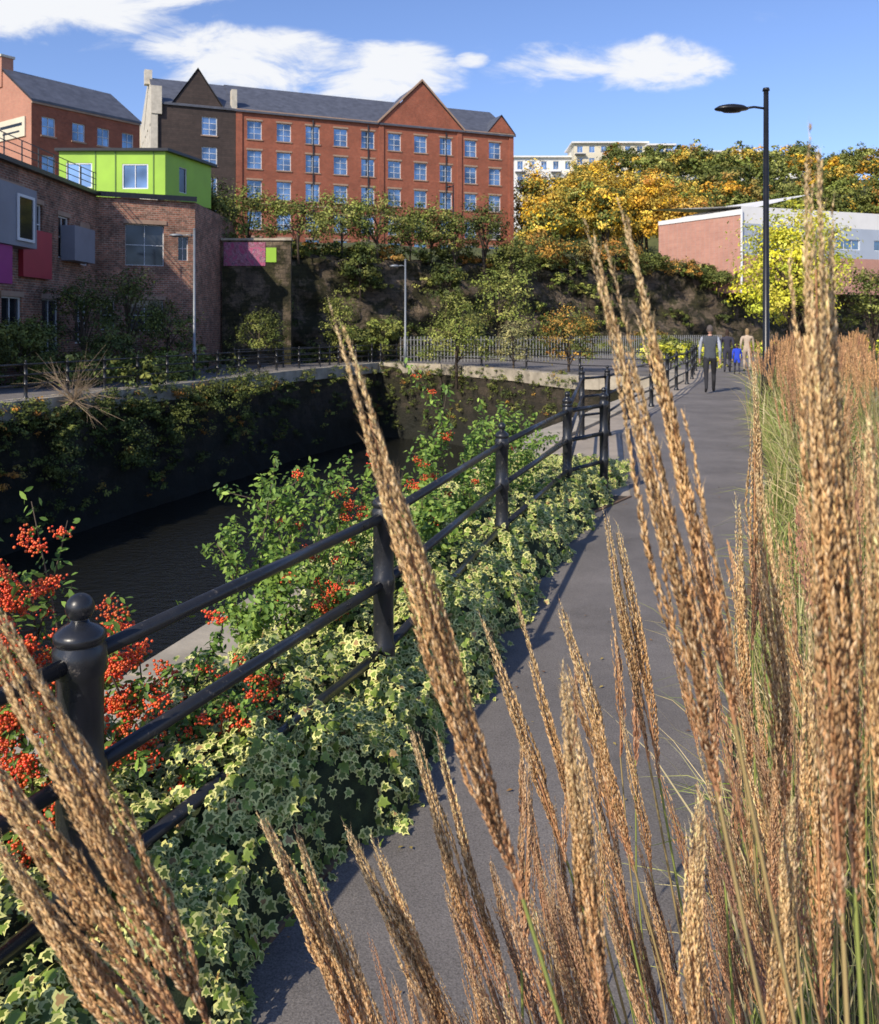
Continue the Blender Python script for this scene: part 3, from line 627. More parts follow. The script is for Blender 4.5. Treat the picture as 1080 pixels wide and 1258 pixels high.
railing('far_quay_railing', FRP, (.4, .7, 1.0), z=-.33, r=.055, rr=.025, sides=8)
FR2 = [(-9.8, 42), (-8, 45), (-6, 48), (-4.2, 52), (-2.6, 53)]
railing('bank_path_railing', FR2, (.4, .7, 1.0), z=-.35, r=.05, sides=8)
railing('bank_path_railing', [(-3.4, 50.8), (0, 49), (2.2, 46), (4.2, 42.5), (6.1, 38.2), (9.2, 36.6)], (.4, .7, 1.0), z=-.33, r=.05, sides=8)
A = Acc(); pts = [Vector(p) for p in [(-2.3, 52), (3, 52.5), (8, 54), (14, 58), (20, 62)]]
for a, b in zip(pts[:-1], pts[1:]):
    L = (b-a).length; d = (b-a)/L; n = int(L/.2)
    for j in range(n):
        p = a+d*(j*.2); A.box((p.x-.028, p.y-.01, -.35), (p.x+.028, p.y+.01, 1.15))
    for z in (-.05, .95): A.add(tube([(a.x, a.y+.04, z), (b.x, b.y+.04, z)], .03, 4))
pyobj('palisade_fence', A.V, A.F, M_galv)
def lamp(name, x, y, z, h, arm=-.62, r=.055, top=.32, hs=.31, pm=None):
    pm = pm or M_dark
    e = empty(name); A = Acc(); A.add(tube([(x, y, z), (x, y, z+1.2), (x, y, z+1.25), (x, y, z+h)], [r*1.5, r*1.5, r, r*.75], 12))
    A.add(tube([(x, y, z+h), (x, y, z+h+.05)], [r*1.1, r*.9], 12)); pyobj('pole', A.V, A.F, pm, e, True)
    za = z+h-top; A = Acc(); A.add(tube([(x, y, za), (x+arm*.35, y, za+.03), (x+arm*.7, y, za)], .022, 8)); pyobj('arm', A.V, A.F, pm, e, True)
    prof = [(.02, .075), (hs*.35, .07), (hs*.75, .045), (hs, .0), (hs*.96, -.02), (hs*.6, -.035), (hs*.5, -.06), (.01, -.07)]
    V, F = lathe(prof, (0, 0, 0), 20); V = [(x+arm+v[0], y+v[1]*.55, za+v[2]*1.05) for v in V]; pyobj('lamp_head', V, F, pm, e, True)
M_lampg = simple('grey_lamp_paint', (.22, .24, .26), .45, .1, 3, .3, bmp=0)
lamp('street_lamp', 5.87, 15.8, 0, 6.02, r=.06)
lamp('street_lamp', -10.6, 38, -.35, 6.3, -.8, .06, .25, pm=M_lampg); lamp('street_lamp', -1.75, 45, -.35, 5.5, -.55, .055, .3, .25, pm=M_lampg)
lamp('street_lamp', -15.5, 60, 5.8, 6.0, -.01, .06, .1, .15); lamp('street_lamp', 1.0, 64, 6, 6.0, -.3, .06, .1, .2)

# ---------------------------------------------------------------- ivy
IV = [(0, 0), (-.22, -.1), (-.5, .12), (-.3, .3), (-.42, .55), (-.16, .62), (0, 1), (.16, .62), (.42, .55), (.3, .3), (.5, .12), (.22, -.1)]
def zfold(x, y): return -.22*abs(x)-.18*(y-.4)**2
tv = []
for x, y in IV: tv.append((x, y-.4, zfold(x, y)))
inn = [(x*.62, .36+(y-.36)*.62) for x, y in IV]
for x, y in inn: tv.append((x, y-.4, zfold(x, y)))
for x, y in inn: tv.append((x, y-.4, zfold(x, y)+.001))
tf = [(i, (i+1) % 12, 12+(i+1) % 12, 12+i) for i in range(12)]+[tuple(range(24, 36))]
fp = np.array(F1+[(2.1, 11)]); seg = np.linalg.norm(np.diff(fp, axis=0), axis=1); cum = np.concatenate([[0], np.cumsum(seg)])
def fline(s):
    x = np.interp(s, cum, fp[:, 0]); y = np.interp(s, cum, fp[:, 1]); x2 = np.interp(s+.3, cum, fp[:, 0]); y2 = np.interp(s+.3, cum, fp[:, 1])
    x1 = np.interp(s-.3, cum, fp[:, 0]); y1 = np.interp(s-.3, cum, fp[:, 1])
    d = nrm(np.stack([x2-x1, y2-y1], -1)); return np.stack([x, y], -1), np.stack([d[..., 1], -d[..., 0]], -1)
def moundh(s, o):
    n = .5*np.sin(s*3.1+o*2)+.4*np.sin(s*7.3-o*5)+.4*np.sin(s*13+o*9)+.4*np.sin(o*11-s*4)+.35*np.sin(s*21+o*17)
    e = .28+.05*np.sin(s*5.3)+.03*np.sin(s*11.7)
    lf = .85+.45*sm((s-6.4)/1.)
    H = (.38+.085*n)*(1-.25*sm((s-7)/4))*np.interp(s, [0, cum[-1]-1.2, cum[-1]], [1, 1, .3])
    return H*(.35+.65*np.sqrt(np.clip(1-((np.clip(o, -.22, 9)+.22)/(e+.22))**2, 0, 1)))*np.clip((e-o)/.05, 0, 1)*sm((o+lf)/.3), e
def ivy_pts(N, s0, s1):
    s = R.uniform(s0, s1, N); o = R.uniform(-.8-.4*(s > 6.6), .36, N)
    k = R.random(N) < .4; o[k] = .34-R.uniform(0, 1, k.sum())**1.3*.3
    h, e = moundh(s, o); ok = o < e; s, o, h, e = s[ok], o[ok], h[ok], e[ok]
    low = R.random(len(h)) < .45
    steep = o > .12; h = np.where(steep & low, h*R.uniform(.1, 1, len(h)), h)
    p, n = fline(s); eps = .02
    ho, _ = moundh(s, o+eps); hs, _ = moundh(s+eps, o); h0, _ = moundh(s, o)
    do = np.clip((ho-h0)/eps, -2.2, 3); ds = np.clip((hs-h0)/eps, -2, 2)
    t = np.stack([-n[:, 1], n[:, 0]], -1)
    P = np.concatenate([p+n*o[:, None], h[:, None]], 1)+R.normal(size=(len(h), 3))*.024; P[:, 2] = np.maximum(P[:, 2], .015)
    N_ = np.concatenate([-n*do[:, None]-t*ds[:, None], np.ones((len(h), 1))], 1)
    down = np.concatenate([n, -np.ones((len(h), 1))*.6], 1)
    return P, nrm(nrm(N_)+R.normal(size=P.shape)*.42+np.array([-.15, -.4, .25])), down
def ivy_col(C):
    N = len(C); out = np.empty((N, 36, 3)); q = R.uniform(.75, 1.2, (N, 1, 1))
    cream = np.array([.64, .63, .22])*q; gr = np.array([.15, .21, .035])*R.uniform(.5, 1.5, (N, 1, 1))
    gr = np.where(R.random((N, 1, 1)) < .04, np.array([.4, .25, .1]), gr)
    allg = (R.random((N, 1, 1)) < .25)
    out[:, :24] = np.where(allg, gr*1.25, cream); out[:, 24:] = gr; return out
parts = []
P, Nn, dn = ivy_pts(23000, cum[1]-.4, 7.4); sz = R.uniform(.022, .050, len(P))
parts.append(inst_arrays(tv, tf, frames(Nn, sz, dn+R.normal(size=P.shape)*.6), P, np.ones((len(P), 3)), ivy_col))
P, Nn, dn = ivy_pts(12000, 7.4, cum[-1]); sz = R.uniform(.03, .06, len(P))
parts.append(inst_arrays(tv, tf, frames(Nn, sz, dn+R.normal(size=P.shape)*.6), P, np.ones((len(P), 3)), ivy_col))
e = empty('variegated_ivy'); npmesh('leaves', *merge(parts), M_ivy, e)
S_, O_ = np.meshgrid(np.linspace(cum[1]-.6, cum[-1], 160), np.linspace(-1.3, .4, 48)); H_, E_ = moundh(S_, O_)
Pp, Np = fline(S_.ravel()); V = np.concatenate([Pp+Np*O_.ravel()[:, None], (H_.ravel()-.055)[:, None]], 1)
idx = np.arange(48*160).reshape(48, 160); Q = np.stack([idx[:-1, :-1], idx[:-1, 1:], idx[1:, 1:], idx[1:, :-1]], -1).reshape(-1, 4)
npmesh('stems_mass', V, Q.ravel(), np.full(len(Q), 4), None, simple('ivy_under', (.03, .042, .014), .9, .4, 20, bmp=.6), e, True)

# ---------------------------------------------------------------- pyracantha
t_ = (1+5**.5)/2; ico = nrm(np.array([(-1, t_, 0), (1, t_, 0), (-1, -t_, 0), (1, -t_, 0), (0, -1, t_), (0, 1, t_), (0, -1, -t_), (0, 1, -t_), (t_, 0, -1), (t_, 0, 1), (-t_, 0, -1), (-t_, 0, 1)], float))
icof = [(0, 11, 5), (0, 5, 1), (0, 1, 7), (0, 7, 10), (0, 10, 11), (1, 5, 9), (5, 11, 4), (11, 10, 2), (10, 7, 6), (7, 1, 8), (3, 9, 4), (3, 4, 2), (3, 2, 6), (3, 6, 8), (3, 8, 9), (4, 9, 5), (2, 4, 11), (6, 2, 10), (8, 6, 7), (9, 8, 1)]
OV = [(0, -.5, 0), (.17, -.25, .05), (.22, .1, .05), (0, .5, -.04), (-.22, .1, .05), (-.17, -.25, .05)]; OF = [(0, 1, 2, 3), (0, 3, 4, 5)]
def pyra(name, branches, leafpal, nleaf=90, ls=.034, spread=.06, bm_=1.):
    e = empty(name); A = Acc(); LP, LN, BP, BC = [], [], [], []
    for (b, t, berry, clusters) in branches:
        b = np.array(b, float); t = np.array(t, float)
        subs = [(b, t)]
        for k in range(6):
            f = R.uniform(.25, .85); p = b+(t-b)*f; L = np.linalg.norm(t-b)*R.uniform(.18, .4)
            d = nrm(nrm(t-b)*.9+R.normal(size=3)*.55); subs.append((p, p+d*L))
        for i, (p, q) in enumerate(subs):
            m = (p+q)/2+R.normal(size=3)*.03; A.add(tube([p, m, q], [.008 if i == 0 else .004, .005 if i == 0 else .003, .0015], 5))
            n = nleaf if i == 0 else nleaf//2; u_ = R.uniform(.1, 1.04, n)[:, None]
            c = (1-u_)**2*p+2*u_*(1-u_)*m+u_**2*q
            off = nrm(R.normal(size=(n, 3)))*R.uniform(.01, spread, (n, 1))*(1.1-.5*u_)
            LP.append(c+off); LN.append(off/spread+np.array([0, -.3, .6])+R.normal(size=(n, 3))*.4)
        for k in range(int(clusters*bm_)):
            i = R.integers(0, len(subs)); p, q = subs[i]; f = R.uniform(*berry); c = p+(q-p)*f+nrm(R.normal(size=3)+np.array([0, -.9, .5]))*.04
            nb = R.integers(22, 42); off = nrm(R.normal(size=(nb, 3)))*R.uniform(.006, .034, (nb, 1))*np.array([1.3, 1.3, .8])
            BP.append(c+off); BC.append(np.array([.74, .05, .022])*R.uniform(.65, 1.1)+R.uniform(0, .07, (nb, 1))*np.array([1, 1.6, .2]))
    LP = np.concatenate(LP); LN = np.concatenate(LN); pal = np.array(leafpal)
    C = pal[R.integers(0, len(pal), len(LP))]*R.uniform(.7, 1.3, (len(LP), 1))
    npmesh('leaves', *inst_arrays(OV, OF, frames(LN, ls*R.uniform(.6, 1.25, len(LP))), LP, C), M_lt, e)
    pyobj('stems', A.V, A.F, M_bark, e, True)
    if BP:
        BP = np.concatenate(BP); BC = np.concatenate(BC)
        npmesh('berries', *inst_arrays(ico, icof, frames(R.normal(size=BP.shape), .0052*R.uniform(.7, 1.15, len(BP))), BP, BC), M_berry, e, True)
PG = [(.11, .2, .035), (.16, .27, .05), (.22, .34, .06), (.08, .15, .025)]; PG2 = [(.24, .36, .06), (.32, .44, .08), (.18, .28, .05)]
allb = (.2, 1.)
pyra('pyracantha_shrub', [((-1.3, 2.9, .1), (-1.3, 2.8, 1.24), allb, 34), ((-1.3, 2.9, .1), (-1.50, 2.85, 1.15), allb, 34), ((-1.3, 2.9, .1), (-1.15, 2.75, 1.0), allb, 24), ((-1.2, 2.8, .1), (-1.03, 2.75, .86), allb, 26),
    ((-1.2, 2.8, .1), (-.90, 2.65, .72), allb, 22), ((-1.4, 2.8, .1), (-1.40, 2.65, .92), allb, 34), ((-1.3, 2.6, .1), (-1.2, 2.5, .78), allb, 26), ((-1.4, 2.9, .1), (-1.6, 2.9, 1.0), allb, 26), ((-1.2, 2.6, .1), (-1.02, 2.55, .62), allb, 18)], PG, 80, bm_=1.9)
pyra('pyracantha_shrub', [((-1.0, 3.1, .1), (-.78, 2.9, .55), allb, 14), ((-.9, 3.3, .1), (-.60, 3.15, .58), allb, 14), ((-1.0, 3.4, .2), (-.8, 3.2, .66), allb, 8), ((-.8, 3.1, .2), (-.68, 2.95, .52), allb, 14), ((-.9, 2.9, .1), (-.74, 2.7, .42), allb, 10)], PG, 80, bm_=1.4)
pyra('pyracantha_shrub', [((-.9, 4.2, .1), (-.80, 4.3, 1.16), (.6, .9), 1), ((-.9, 4.2, .1), (-.66, 4.45, 1.08), (.6, .9), 1), ((-.9, 4.2, .1), (-.98, 4.1, .86), (.6, .9), 0), ((-.6, 4.5, .1), (-.50, 4.6, 1.02), (.5, .9), 9),
    ((-.6, 4.3, .1), (-.46, 4.2, .72), (.4, 1), 12), ((-.6, 4.5, .1), (-.38, 4.8, .95), (.4, 1), 7), ((-.7, 4.2, .2), (-.75, 4.0, .78), (.4, 1), 2), ((-.8, 3.8, .2), (-.76, 3.7, .66), (.4, 1), 0), ((-.7, 4.2, .2), (-.88, 4.4, 1.0), (.4, 1), 0),
    ((-.4, 4.8, .1), (-.2, 5.0, .8), (.4, 1), 3), ((-.7, 4.8, .1), (-.62, 5.0, .95), (.4, 1), 1)], PG2+PG, 150, .036, .09, 1.5)
pyra('pyracantha_shrub', [((-.1, 6.0, .1), (.05, 6.3, 1.32), (.5, .85), 10), ((-.1, 6.0, .1), (-.08, 6.2, .98), (.5, .9), 8), ((.1, 6.6, .1), (.32, 7, 1.16), allb, 2), ((.3, 6.9, .1), (.66, 7.3, 1.06), allb, 1), ((-.1, 5.6, .1), (-.1, 5.5, .8), allb, 6),
    ((.4, 7, .1), (.5, 7.4, .95), allb, 1), ((-.2, 5.4, .1), (.05, 5.2, .72), allb, 3), ((.4, 7.4, .1), (.85, 8.0, .95), allb, 0), ((.2, 6.4, .1), (.2, 6.4, .9), allb, 2), ((.6, 7.8, .1), (.95, 8.4, .8), allb, 0), ((-.3, 5., .1), (-.28, 5.0, .85), allb, 2)], PG2+PG, 150, .045, .11, 1.3)

# ---------------------------------------------------------------- ornamental grass
def bez(p0, p1, p2, s):
    s = s[..., None]; return (1-s)**2*p0+2*s*(1-s)*p1+s**2*p2
SPV = [(0, -.5, 0), (.115, 0, 0), (0, 0, .115), (-.115, 0, 0), (0, 0, -.115), (0, .5, 0)]
SPF = [(0, 1, 2), (0, 2, 3), (0, 3, 4), (0, 4, 1), (5, 2, 1), (5, 3, 2), (5, 4, 3), (5, 1, 4)]
FLV = [(0, -.5, 0), (.13, 0, .03), (0, .5, 0), (-.13, 0, .03)]; FLF = [(0, 1, 2, 3)]
HRV = [(-.016, 0, 0), (.016, 0, 0), (0, 1, 0)]; HRF = [(0, 1, 2)]
TIPC = np.array([.95, .72, .38]); MIDC = np.array([.84, .54, .25]); BASC = np.array([.58, .30, .15])
PLP = []; STP = []; STR = []; STC = []
def plume(B, T, ns=16, m=110, hero=True, rw=.036, bend=.03, tint=1., red=0.):
    B = np.array(B, float); T = np.array(T, float); L = np.linalg.norm(T-B); ax = (T-B)/L
    e1 = nrm(np.cross(ax, [0, 1, .1])); e2 = np.cross(ax, e1)
    C1 = (B+T)/2+(e1*R.normal()+e2*R.normal())*bend*L
    s0 = R.uniform(-.04, .5, ns); s1 = np.clip(s0+R.uniform(.38, .75, ns), .5, 1.0); s1[0] = 1.04; s1[1] = 1.0; s1[2] = .97; s0[:3] = 0
    ph = R.uniform(0, 2*np.pi, ns); rho = R.uniform(.2, 1.15, ns)**.7
    t = np.linspace(0, 1, m)[None, :]+R.uniform(-.5, .5, (ns, m))/m; s = s0[:, None]+(s1-s0)[:, None]*t
    ax_p = bez(B, C1, T, s)
    wav = .4*np.sin(t*R.uniform(4, 9, (ns, 1))+R.uniform(0, 6, (ns, 1)))
    rr = rw*L*rho[:, None]*np.minimum(1, t*3.0)**.8*(1-.68*np.clip((s-.4)/.6, 0, 1))*(1+wav*.5)
    out = np.where(R.random(ns) < .2, R.uniform(.2, .9, ns), 0)[:, None]; rr = rr*(1+out*np.clip((t-.6)/.4, 0, 1))
    pa = ph[:, None]+.35*np.sin(t*3+ph[:, None])
    offd = np.cos(pa)[..., None]*e1+np.sin(pa)[..., None]*e2
    P = ax_p+offd*rr[..., None]
    tan = nrm(np.gradient(P, axis=1))
    P = P.reshape(-1, 3); tan = tan.reshape(-1, 3); n = len(P)
    jit = nrm(R.normal(size=(n, 3)))
    dirs = nrm(tan+jit*.30); k = .0074 if hero else .012
    taper = (1-.45*t**3).ravel()
    ln = k*R.uniform(.7, 1.25, n)*taper; P2 = P+jit*ln[:, None]*.13
    nn = nrm(np.cross(dirs, R.normal(size=(n, 3)))); M = np.stack([np.cross(dirs, nn), dirs, nn], -1)*ln[:, None, None]
    sv = s.ravel()[:, None]; c = np.where(sv > .5, MIDC+(TIPC-MIDC)*(sv-.5)*2, BASC+(MIDC-BASC)*np.clip(sv, 0, 1)*2)
    stc = np.repeat(R.uniform(.6, 1.15, (ns, 1)), m, 0).reshape(-1, 1)
    c = c*stc*R.uniform(.65, 1.25, (n, 1))*tint; pale = R.random((n, 1)) < .15; c = np.where(pale, c*.4+np.array([.58, .46, .29]), c)
    dk = R.random((n, 1)) < .2; c = np.where(dk, c*np.array([.5, .42, .38]), c)
    c = c*(1-red)+np.array([.46, .22, .17])*red*stc
    PLP.append(inst_arrays(SPV if hero else FLV, SPF if hero else FLF, M, P2, c))
    if hero:
        q = R.random(n) < .5; nq = q.sum(); hd = nrm(tan[q]+nrm(R.normal(size=(nq, 3)))*.42); hn = nrm(np.cross(hd, R.normal(size=(nq, 3))))
        Mh = np.stack([np.cross(hd, hn), hd, hn], -1)*(R.uniform(.006, .012, nq))[:, None, None]
        PLP.append(inst_arrays(HRV, HRF, Mh, P[q], np.clip(c[q]*.5+np.array([.48, .36, .22]), 0, 1)))
    sp = np.linspace(0, .85, 6); STP.append(bez(B, C1, T, sp)); STR.append(np.linspace(.0015, .0005, 6)); STC.append(BASC)
    return ax
def stem(B, ax, root, r=.0016):
    B = np.array(B, float); root = np.array(root, float); c1 = B-ax*.45*np.linalg.norm(B-root)
    STP.append(bez(B, c1, root, np.linspace(0, 1, 6))); STR.append(np.linspace(r*.85, r*1.5, 6))
    STC.append(np.array([.50, .37, .16]) if R.random() < .65 else np.array([.34, .38, .10]))
heroes = [
 ((-.056, .50, 1.798), (.050, .53, 1.455), (.42, .80, 0), 24, .038),
 ((.088, .50, 1.848), (.164, .52, 1.525), (.45, .85, 0), 20, .034),
 ((.108, .51, 1.862), (.178, .53, 1.56), (.47, .80, 0), 12, .030),
 ((.192, .45, 1.887), (.206, .45, 1.50), (.42, .62, 0), 24, .034),
 ((.208, .47, 1.85), (.222, .47, 1.50), (.45, .62, 0), 16, .034),
 ((.226, .46, 1.75), (.236, .46, 1.42), (.47, .60, 0), 18, .038),
 ((-.250, .47, 1.660), (-.130, .50, 1.400), (.34, .72, 0), 26, .056),
 ((-.275, .48, 1.590), (-.138, .50, 1.385), (.32, .70, 0), 18, .046),
 ((-.262, .50, 1.520), (-.150, .51, 1.360), (.30, .70, 0), 20, .050),
 ((.322, .90, 1.755), (.338, .95, 1.45), (.60, 1.2, 0), 14, .034),
 ((.300, .88, 1.62), (.325, .92, 1.33), (.58, 1.2, 0), 14, .036),
 ((.190, 1.0, 1.580), (.250, 1.05, 1.28), (.55, 1.3, 0), 15, .036),
 ((.207, 1.02, 1.56), (.262, 1.05, 1.26), (.55, 1.3, 0), 12, .036),
 ((.125, .90, 1.508), (.205, .93, 1.23), (.50, 1.1, 0), 15, .038),
 ((.046, .90, 1.496), (.133, .92, 1.24), (.46, 1.1, 0), 13, .034),
 ((.082, .92, 1.510), (.150, .94, 1.25), (.47, 1.1, 0), 12, .032),
 ((-.022, .80, 1.426), (.044, .82, 1.19), (.40, 1.0, 0), 15, .038),
 ((.000, .82, 1.410), (.062, .83, 1.18), (.40, 1.0, 0), 12, .036),
 ((-.139, .70, 1.405), (-.064, .73, 1.19), (.34, .9, 0), 18, .040),
 ((-.112, .71, 1.385), (-.045, .74, 1.17), (.34, .9, 0), 14, .040),
 ((-.076, .75, 1.365), (.014, .77, 1.15), (.36, .9, 0), 15, .040),
 ((-.055, .76, 1.35), (.025, .78, 1.14), (.36, .9, 0), 12, .040),
 ((.078, .55, 1.580), (.106, .56, 1.345), (.38, .75, 0), 18, .040),
 ((.175, .60, 1.475), (.184, .61, 1.23), (.42, .75, 0), 18, .044),
 ((.242, .60, 1.472), (.232, .61, 1.22), (.44, .75, 0), 18, .042),
 ((.262, .62, 1.60), (.270, .62, 1.30), (.50, .75, 0), 18, .040),
 ((.255, .70, 1.68), (.285, .72, 1.38), (.55, .95, 0), 16, .036),
]
for T, B_, Rt, ns, rw in heroes:
    ax = plume(B_, T, ns, 125, True, rw*.9, bend=.015); stem(B_, ax, Rt)
for i in range(80):
    d = R.uniform(.8, 2.1); lat = R.uniform(.06, .52); x = lat*d; zt_ = 1.8-d*R.uniform(.22, .62)-max(0, .24-lat)*d*1.3
    zt_ = min(max(zt_, .85), 1.62); L = R.uniform(.2, .3); lean = R.uniform(.0, .4)-.05
    T = np.array([x, d, zt_]); B_ = T+np.array([lean*L, R.uniform(-.05, .1)*L, -L]); rt = (B_[0]+R.uniform(.05, .3), B_[1]+R.uniform(.0, .3), 0)
    if rt[0] < .3: rt = (.32+R.uniform(0, .2), rt[1], 0)
    near = d < 1.3; ax = plume(B_, T, 12, 80 if near else 50, near, .036, tint=R.uniform(.85, 1.1), red=R.uniform(0, .5)); stem(B_, ax, rt)
for i in range(50):
    d = R.uniform(.72, 1.15); lat = R.uniform(-.12, .32); T = np.array([lat*d, d, 1.8-d*R.uniform(.56+max(0, .12-lat)*.5, .82)]); L = R.uniform(.18, .26); lean = R.uniform(.15, .42)
    B_ = T+np.array([lean*L, R.uniform(0, .1)*L, -L]); ax = plume(B_, T, 10, 80, True, .038, tint=R.uniform(.8, 1.1), red=R.uniform(.1, .7)); stem(B_, ax, (max(.33, B_[0]+.25), B_[1]+.15, 0))
def ribbons(P, wd, C):
    N, K, _ = P.shape; tan = nrm(np.gradient(P, axis=1)); side = nrm(np.cross(tan, nrm(R.normal(size=(N, 1, 3))+np.array([0, -1., 0]))))
    V = np.stack([P-side*wd[..., None]/2, P+side*wd[..., None]/2], 2).reshape(-1, 3)
    b = (np.arange(N)*K*2)[:, None]+(np.arange(K-1)*2)[None, :]
    L = np.stack([b, b+1, b+3, b+2], -1).ravel(); return V, L, np.full(N*(K-1), 4), np.repeat(C, K*2, 0)
def tubes_np(P, Rr, C, sides=4):
    N, K, _ = P.shape; tan = nrm(np.gradient(P, axis=1)); a = nrm(np.cross(tan, np.array([.3, 1., .1]))); b = np.cross(tan, a)
    th = np.arange(sides)*2*np.pi/sides
    V = P[:, :, None]+(a[:, :, None]*np.cos(th)[None, None, :, None]+b[:, :, None]*np.sin(th)[None, None, :, None])*Rr[:, :, None, None]
    base = (np.arange(N)*K*sides)[:, None, None]+(np.arange(K-1)*sides)[None, :, None]; k = np.arange(sides)[None, None]; k2 = (k+1) % sides
    L = np.stack([base+k, base+k2, base+sides+k2, base+sides+k], -1).ravel()
    return V.reshape(-1, 3), L, np.full(N*(K-1)*sides, 4), np.repeat(C, K*sides, 0)
STRAW = ((.34, .36, .10), (.42, .40, .16), (.24, .30, .07), (.56, .44, .22), (.50, .46, .2), (.6, .5, .28))
def blades(roots, hgt, wd, K=8, pal=STRAW, out=.5):
    N = len(roots); a = R.uniform(0, 2*np.pi, N); d = np.stack([np.cos(a), np.sin(a), 0*a], -1); t = np.linspace(0, 1, K)[None, :, None]
    h = (hgt*R.uniform(.55, 1.1, N))[:, None, None]; sp = (out*R.uniform(.1, 1.1, N))[:, None, None]
    P = roots[:, None]+d[:, None]*sp*h*t**1.9+np.array([0, 0, 1.])*h*(t-.28*sp*2*t**3)
    wv = wd*R.uniform(.6, 1.2, (N, 1))*np.clip(1.02-t[..., 0]**2.2, .02, 1)
    pal = np.array(pal); return ribbons(P, wv, pal[R.integers(0, len(pal), N)]*R.uniform(.7, 1.2, (N, 1)))
N = 850; rx = R.uniform(.36, 1.6, N); ry = R.uniform(.55, 3.2, N); ok = rx > np.interp(ry, [p[1] for p in PR], [p[0] for p in PR])+.02
roots = np.stack([rx, ry, np.full(N, .03)], -1)[ok]
e = empty('ornamental_grass')
npmesh('plumes', *merge(PLP), M_plume, e)
npmesh('stems', *tubes_np(np.array(STP), np.array(STR), np.array(STC)), M_blade, e, True)
npmesh('blades', *blades(roots, 1.1, .0045), M_blade, e)
PLP = []
def lite(B, T, tint, red, ns=7, m=16, k=.03):
    L = np.linalg.norm(T-B); ph = R.uniform(0, 6.28, ns); s = np.linspace(.02, 1, m)[None]+R.uniform(-.02, .02, (ns, m)); r = .05*L*np.sin(np.clip(s*.9+.1, 0, 1)*np.pi)**.6*R.uniform(.3, 1, (ns, 1))
    P = B+(T-B)*s[..., None]+np.stack([np.cos(ph)[:, None]*r, np.sin(ph)[:, None]*r, 0*r], -1); P = P.reshape(-1, 3); n = len(P)
    d = nrm((T-B)/L+R.normal(size=(n, 3))*.25); nn = nrm(np.cross(d, R.normal(size=(n, 3)))); M = np.stack([np.cross(d, nn)*1.3, d, nn], -1)*k*R.uniform(.6, 1.2, (n, 1, 1))
    c = (MIDC*(1-red)+np.array([.42, .20, .14])*red)*tint*R.uniform(.6, 1.2, (n, 1)); PLP.append(inst_arrays(FLV, FLF, M, P, c))
prx = lambda y: np.interp(y, [p[1] for p in PR], [p[0] for p in PR]); brx = lambda y: np.interp(y, [p[1] for p in BR], [p[0] for p in BR])
bl = []; st = []
y = 2.4
while y < 36:
    rows_ = 2 if y < 14 else 3
    for k in range(rows_):
        cx = prx(y)+(brx(y)-prx(y))*(k+.6)/rows_+R.uniform(-.15, .15); cy = y+R.uniform(-.3, .3)
        n = 14 if y < 8 else 22; red = R.uniform(.2, .9); sc_ = R.uniform(.85, 1.08)*(.84 if y < 9 else 1)
        for j in range(n):
            a = R.uniform(0, 6.28); q = R.uniform(.1, 1)*.45; T = np.array([cx+math.cos(a)*q, cy+math.sin(a)*q, (1.55-.5*q+R.uniform(-.25, .1))*sc_]); L = R.uniform(.22, .36)
            B_ = T-nrm(np.array([math.cos(a)*q*.6, math.sin(a)*q*.6, 1]))*L; lite(B_, T, R.uniform(.75, 1.1), red*R.uniform(.4, 1), k=.02+.0012*y)
            sp = np.linspace(0, 1, 4)[:, None]; st.append(B_*(1-sp)+np.array([cx+math.cos(a)*.1, cy+math.sin(a)*.1, 0])*sp)
        rt = np.stack([cx+R.normal(size=110)*.14, cy+R.normal(size=110)*.14, np.full(110, .03)], -1); bl.append(blades(rt, 1.15*sc_, .006+.0008*y, 6, out=.65, pal=STRAW+((.2, .26, .05), (.16, .22, .04))))
    y += .8 if y < 10 else 1.1
# low fringe of fine grass along the path side of the bed
fy = R.uniform(1.6, 20, 2600); fr_ = np.stack([prx(fy)+.06+np.abs(R.normal(size=2600))*.16, fy, np.full(2600, .02)], -1)
bl.append(blades(fr_, .48, .006, 5, out=1.2, pal=((.3, .36, .08), (.42, .42, .14), (.2, .27, .05), (.52, .44, .2))))
e = empty('ornamental_grass'); npmesh('plumes', *merge(PLP), M_plume, e); npmesh('blades', *merge(bl), M_blade, e)
st = np.array(st); npmesh('stems', *tubes_np(st, np.full(st.shape[:2], .003), np.tile([[.4, .32, .13]], (len(st), 1)), 3), M_blade, e)
parts = []
for i in range(60): parts.append(crown((R.uniform(9.5, 22), R.uniform(36, 42), .4), (.9, .9, .8), 10, 26, .14, OL+LT+BY)[0])
npmesh('low_hedge', *merge(parts), M_leaf)

